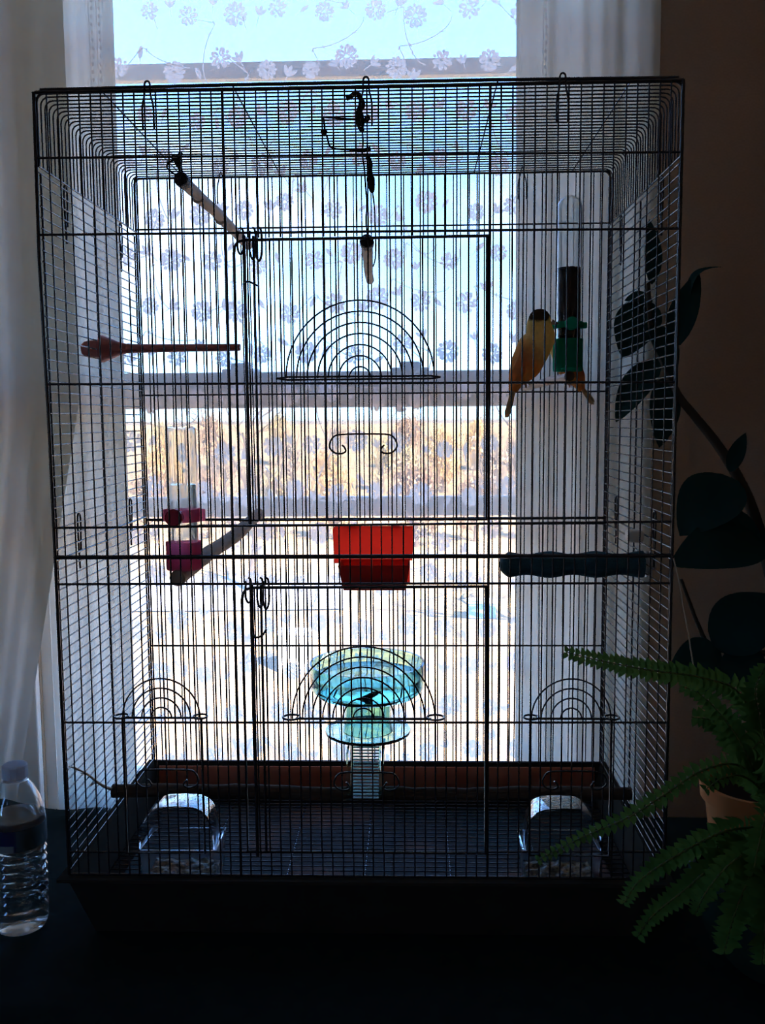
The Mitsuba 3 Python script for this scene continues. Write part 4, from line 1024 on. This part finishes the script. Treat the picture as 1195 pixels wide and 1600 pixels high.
frond([(0.8438, -0.0500, 0.1220), (0.7951, -0.1000, 0.1687), (0.7638, -0.1200, 0.1767), (0.7405, -0.1300, 0.1664)], 0.016, 7, False)
frond([(0.8403, -0.0600, 0.1110), (0.8092, -0.0500, 0.1753), (0.7858, -0.0300, 0.2064), (0.7590, -0.0200, 0.2107)], 0.025, 8, False)
frond([(0.8481, -0.0600, 0.0958), (0.7778, -0.1800, 0.1098), (0.7526, -0.2000, 0.0728), (0.7449, -0.1900, 0.0192)], 0.028, 9, False, 0.6)
frond([(0.8481, -0.0600, 0.0958), (0.7831, -0.2000, 0.1066), (0.7736, -0.2200, 0.0710), (0.7758, -0.2100, 0.0251)], 0.028, 10, False, 0.6)
frond([(0.8481, -0.0600, 0.0958), (0.7920, -0.1500, 0.1159), (0.7485, -0.1900, 0.1147), (0.7236, -0.2000, 0.0928), (0.7148, -0.1900, 0.0601)], 0.021, 11, False, 0.6)
frond([(0.8511, -0.0500, 0.1220), (0.8029, -0.1400, 0.2023), (0.7800, -0.1800, 0.2375), (0.7555, -0.2200, 0.2456)], 0.026, 12, False)
frond([(0.8620, -0.0500, 0.1221), (0.8694, -0.0600, 0.2018), (0.8920, -0.0700, 0.2424), (0.9227, -0.0800, 0.2383)], 0.026, 13, False)
frond([(0.8626, -0.0500, 0.1067), (0.8596, -0.1200, 0.1593), (0.8796, -0.1500, 0.1582), (0.8960, -0.1600, 0.1214)], 0.026, 14, False)
frond([(0.8589, -0.0500, 0.1067), (0.8008, -0.1500, 0.1508), (0.7765, -0.1900, 0.1351), (0.7674, -0.2000, 0.1065)], 0.022, 16, False, 0.5)

tn = put('twine', mesh(tube(smooth_path([(0.7381, -0.0040, 0.3978), (0.7429, -0.0100, 0.3736), (0.7484, -0.0200, 0.3337), (0.7524, -0.0350, 0.2918), (0.7523, -0.0520, 0.2649)], 6), 0.0009, 6), 'twine', True), label='thin pale twine tied from the cage corner post down to a fern frond', cat='string')

# ------------------------------------------------------------------ outdoors
GZ = -4.6


def ground_z(x, y):
    rise = np.clip((y - 52) / 60, 0, 1)
    return GZ + 4.2 * rise ** 1.3 + 0.5 * (meshkit.fbm(np.stack([x * 0.05, y * 0.05, x * 0], -1), 3) - 0.5) * np.clip((y - 8) / 20, 0, 1)


gm, _ = grid(120, 120, lambda u, v: (lambda x, y: np.stack([x, y, ground_z(x, y)], -1))(-120 + 240 * u, 0.75 + 190 * v ** 1.5))
mat('lawn', mikit.proc(lambda p, n, uv: mix(mix((0.30, 0.215, 0.125), (0.20, 0.16, 0.10), sst(0.38, 0.62, fb(p.x * 1.1, p.y * 1.1, 0.0, 4))), (0.48, 0.30, 0.13), sst(0.52, 0.64, fb(p.x * 3.1, p.y * 3.1, 5.0, 3)))), 0.95, 0.1, two=True)
put('ground', mesh(gm, 'lawn', True), kind='structure')
mat('asphalt', (0.27, 0.28, 0.30), 0.9, 0.2)
rdm, _ = grid(30, 4, lambda u, v: (lambda x, y: np.stack([x, y, ground_z(x, y) + 0.04], -1))(-40 + 38.6 * u, 23.5 + 5.5 * v + 0.06 * (-40 + 38.6 * u)))
put('path_paving', mesh(rdm, 'asphalt', True), kind='structure', label='pale grey driveway crossing the lawn outside')


def tree(x, y, h, variant, label, spread=1.0):
    k = thing('tree', label, 'tree', 'autumn trees beyond the lawn')
    trunk, crown = trees[variant]
    tw_ = T().translate([x, y, float(ground_z(np.array(x), np.array(y))) - 0.05]).rotate([0, 0, 1], float(rng.uniform(0, 360))).scale([h * spread, h * spread, h])
    put('trunk', trunk, k, to_world=tw_)
    put('crown', crown, k, kind='stuff', to_world=tw_)


def make_tree(seed, leaf_mat, n_leaf):
    r = np.random.default_rng(seed)
    ms, tips = [], []
    pts = np.array([(0, 0, 0), (0.01, 0, 0.2), (0.0, 0.01, 0.4), (0.015, 0, 0.62), (0.01, 0.0, 0.85)])
    ms.append(tube(pts, [0.028, 0.022, 0.018, 0.011, 0.004], 7))
    for b in range(26):
        z = r.uniform(0.07, 0.8)
        a = r.uniform(0, 2 * np.pi)
        l = 0.34 * (1 - 0.65 * z) * r.uniform(0.7, 1.15)
        base = V(0, 0, z)
        mid = base + V(math.cos(a), math.sin(a), 0.5) * l * 0.55
        tip = base + V(math.cos(a) * l, math.sin(a) * l, l * r.uniform(0.45, 0.9))
        ms.append(tube([base, mid, tip], [0.008, 0.005, 0.002], 5))
        tips += [base + (tip - base) * f for f in (0.45, 0.7, 0.95)]
        for q_ in range(3):
            t2 = mid + r.normal(0, 1, 3) * l * 0.35 + V(0, 0, l * 0.25)
            ms.append(tube([mid, t2], [0.003, 0.001], 4))
            tips.append(t2)
    tips = np.array(tips)
    c = tips[r.integers(len(tips), size=n_leaf)] + r.normal(0, 0.042, (n_leaf, 3))
    c[:, 2] = np.maximum(c[:, 2], 0.08)
    s = r.uniform(0.010, 0.019, n_leaf)[:, None]
    u = r.normal(0, 1, (n_leaf, 3)); u /= np.linalg.norm(u, axis=1, keepdims=True)
    w = np.cross(u, r.normal(0, 1, (n_leaf, 3))); w /= np.linalg.norm(w, axis=1, keepdims=True)
    v = np.stack([c - u * s * 1.3, c + w * s * 0.8, c + u * s * 1.3, c - w * s * 0.8], 1).reshape(-1, 3)
    i = np.arange(n_leaf) * 4
    f = np.vstack([np.stack([i, i + 1, i + 2], 1), np.stack([i, i + 2, i + 3], 1)])
    tone = np.repeat(r.uniform(0.55, 1.3, n_leaf), 4)[:, None]
    mixc = np.repeat(r.uniform(0, 1, n_leaf), 4)[:, None]
    col = (np.array(leaf_mat[0]) * (1 - mixc) + np.array(leaf_mat[1]) * mixc) * tone
    return mesh(cat(ms), 'tree_bark', True), mikit.ply(trimesh.Trimesh(v, f, process=False), 'm_tree_leaf', False, color=col)


mat('tree_bark', (0.16, 0.13, 0.11), 0.9, 0.2)
scene['m_tree_leaf'] = {'type': 'twosided', 'bsdf': {'type': 'diffuse', 'reflectance': {'type': 'mesh_attribute', 'name': 'vertex_color'}}}
trees = [make_tree(1, ((0.70, 0.40, 0.14), (0.74, 0.56, 0.25)), 2600), make_tree(2, ((0.34, 0.24, 0.18), (0.70, 0.46, 0.26)), 2200), make_tree(3, ((0.76, 0.60, 0.24), (0.44, 0.38, 0.26)), 2400), make_tree(4, ((0.36, 0.32, 0.28), (0.60, 0.46, 0.32)), 900)]
kinds = ['orange leaved autumn tree', 'russet brown autumn tree', 'golden yellow autumn tree', 'thin half bare tree']
for row, (y, n, h) in enumerate(((38, 11, 3.4), (48, 9, 4.2), (60, 10, 4.4), (74, 11, 4.4))):
    for k in range(n):
        r = np.random.default_rng(500 + row * 40 + k)
        half = 0.36 * (y + 1) + 2
        x = 0.4 + (-half + 2 * half * (k + 0.5 + r.uniform(-0.13, 0.13)) / n)
        v = int(r.integers(4))
        nth = ('first', 'second', 'third', 'fourth', 'fifth', 'sixth', 'seventh', 'eighth', 'ninth', 'tenth', 'eleventh')[k]
        tree(float(x), float(y + r.uniform(-2, 2)), float(h * r.uniform(0.82, 1.12)), v, f"{kinds[v]}, {nth} from the left in the {('nearest', 'second', 'third', 'farthest')[row]} tree row", float(r.uniform(0.85, 1.1)))


# a bare tree nearer the house whose twigs cross the sky
def bare_tree(base, h, seed):
    r = np.random.default_rng(seed)
    ms, leaves = [], []

    def grow(p, d, l, rad, depth):
        n_ = 5
        pts = [p]
        for _ in range(n_):
            d2 = d + r.normal(0, 0.13, 3)
            d = d2 / np.linalg.norm(d2)
            pts.append(pts[-1] + d * l / n_)
        ms.append(tube(pts, np.linspace(rad, rad * 0.6, n_ + 1), 6 if depth < 2 else 4, cap=False))
        if depth < 5:
            for q_ in range(3 if depth else 5):
                t_ = pts[int(r.integers(2, n_ + 1))]
                nd = d + r.normal(0, 0.55, 3) + V(0, 0, 0.15)
                grow(t_, nd / np.linalg.norm(nd), l * r.uniform(0.55, 0.78), rad * 0.5, depth + 1)

    grow(np.array(base, float), V(0, 0, 1), h * 0.42, h * 0.014, 0)
    return cat(ms)


bt1 = thing('bare_tree', 'leafless tree with fine branches against the sky on the plant side', 'tree')
put('branches', mesh(bare_tree((5.2, 21, ground_z(np.array(5.2), np.array(21.0)) - 0.1), 7.6, 8), 'tree_bark', True), bt1)
bt2 = thing('bare_tree', 'leafless tree with fine branches against the sky on the bottle side', 'tree')
put('branches', mesh(bare_tree((-4.4, 26, ground_z(np.array(-4.4), np.array(26.0)) - 0.1), 7.8, 12), 'tree_bark', True), bt2)
mat('bin_blue', (0.22, 0.42, 0.72), 0.4, 0.5)
bxx, byy = 2.25, 22.5
bb = thing('storage_bin', 'pale blue lidded storage bin standing on the lawn outside', 'bin')
gz = float(ground_z(np.array(bxx), np.array(byy)))
put('body', mesh(rbox((bxx - 0.36, byy - 0.25, gz), (bxx + 0.36, byy + 0.25, gz + 0.40), 0.04), 'bin_blue'), bb)
put('lid', mesh(rbox((bxx - 0.39, byy - 0.28, gz + 0.40), (bxx + 0.39, byy + 0.28, gz + 0.46), 0.02), 'white_paint'), bb)
uxx, uyy = -2.0, 17.5
ub = thing('utility_box', 'white utility box standing on the lawn outside beside the grey driveway', 'box')
gz = float(ground_z(np.array(uxx), np.array(uyy)))
put('cabinet', mesh(rbox((uxx - 0.32, uyy - 0.25, gz), (uxx + 0.32, uyy + 0.25, gz + 0.78), 0.02), 'white_paint'), ub)
put('cap', mesh(rbox((uxx - 0.35, uyy - 0.28, gz + 0.78), (uxx + 0.35, uyy + 0.28, gz + 0.83), 0.01), 'white_paint'), ub)
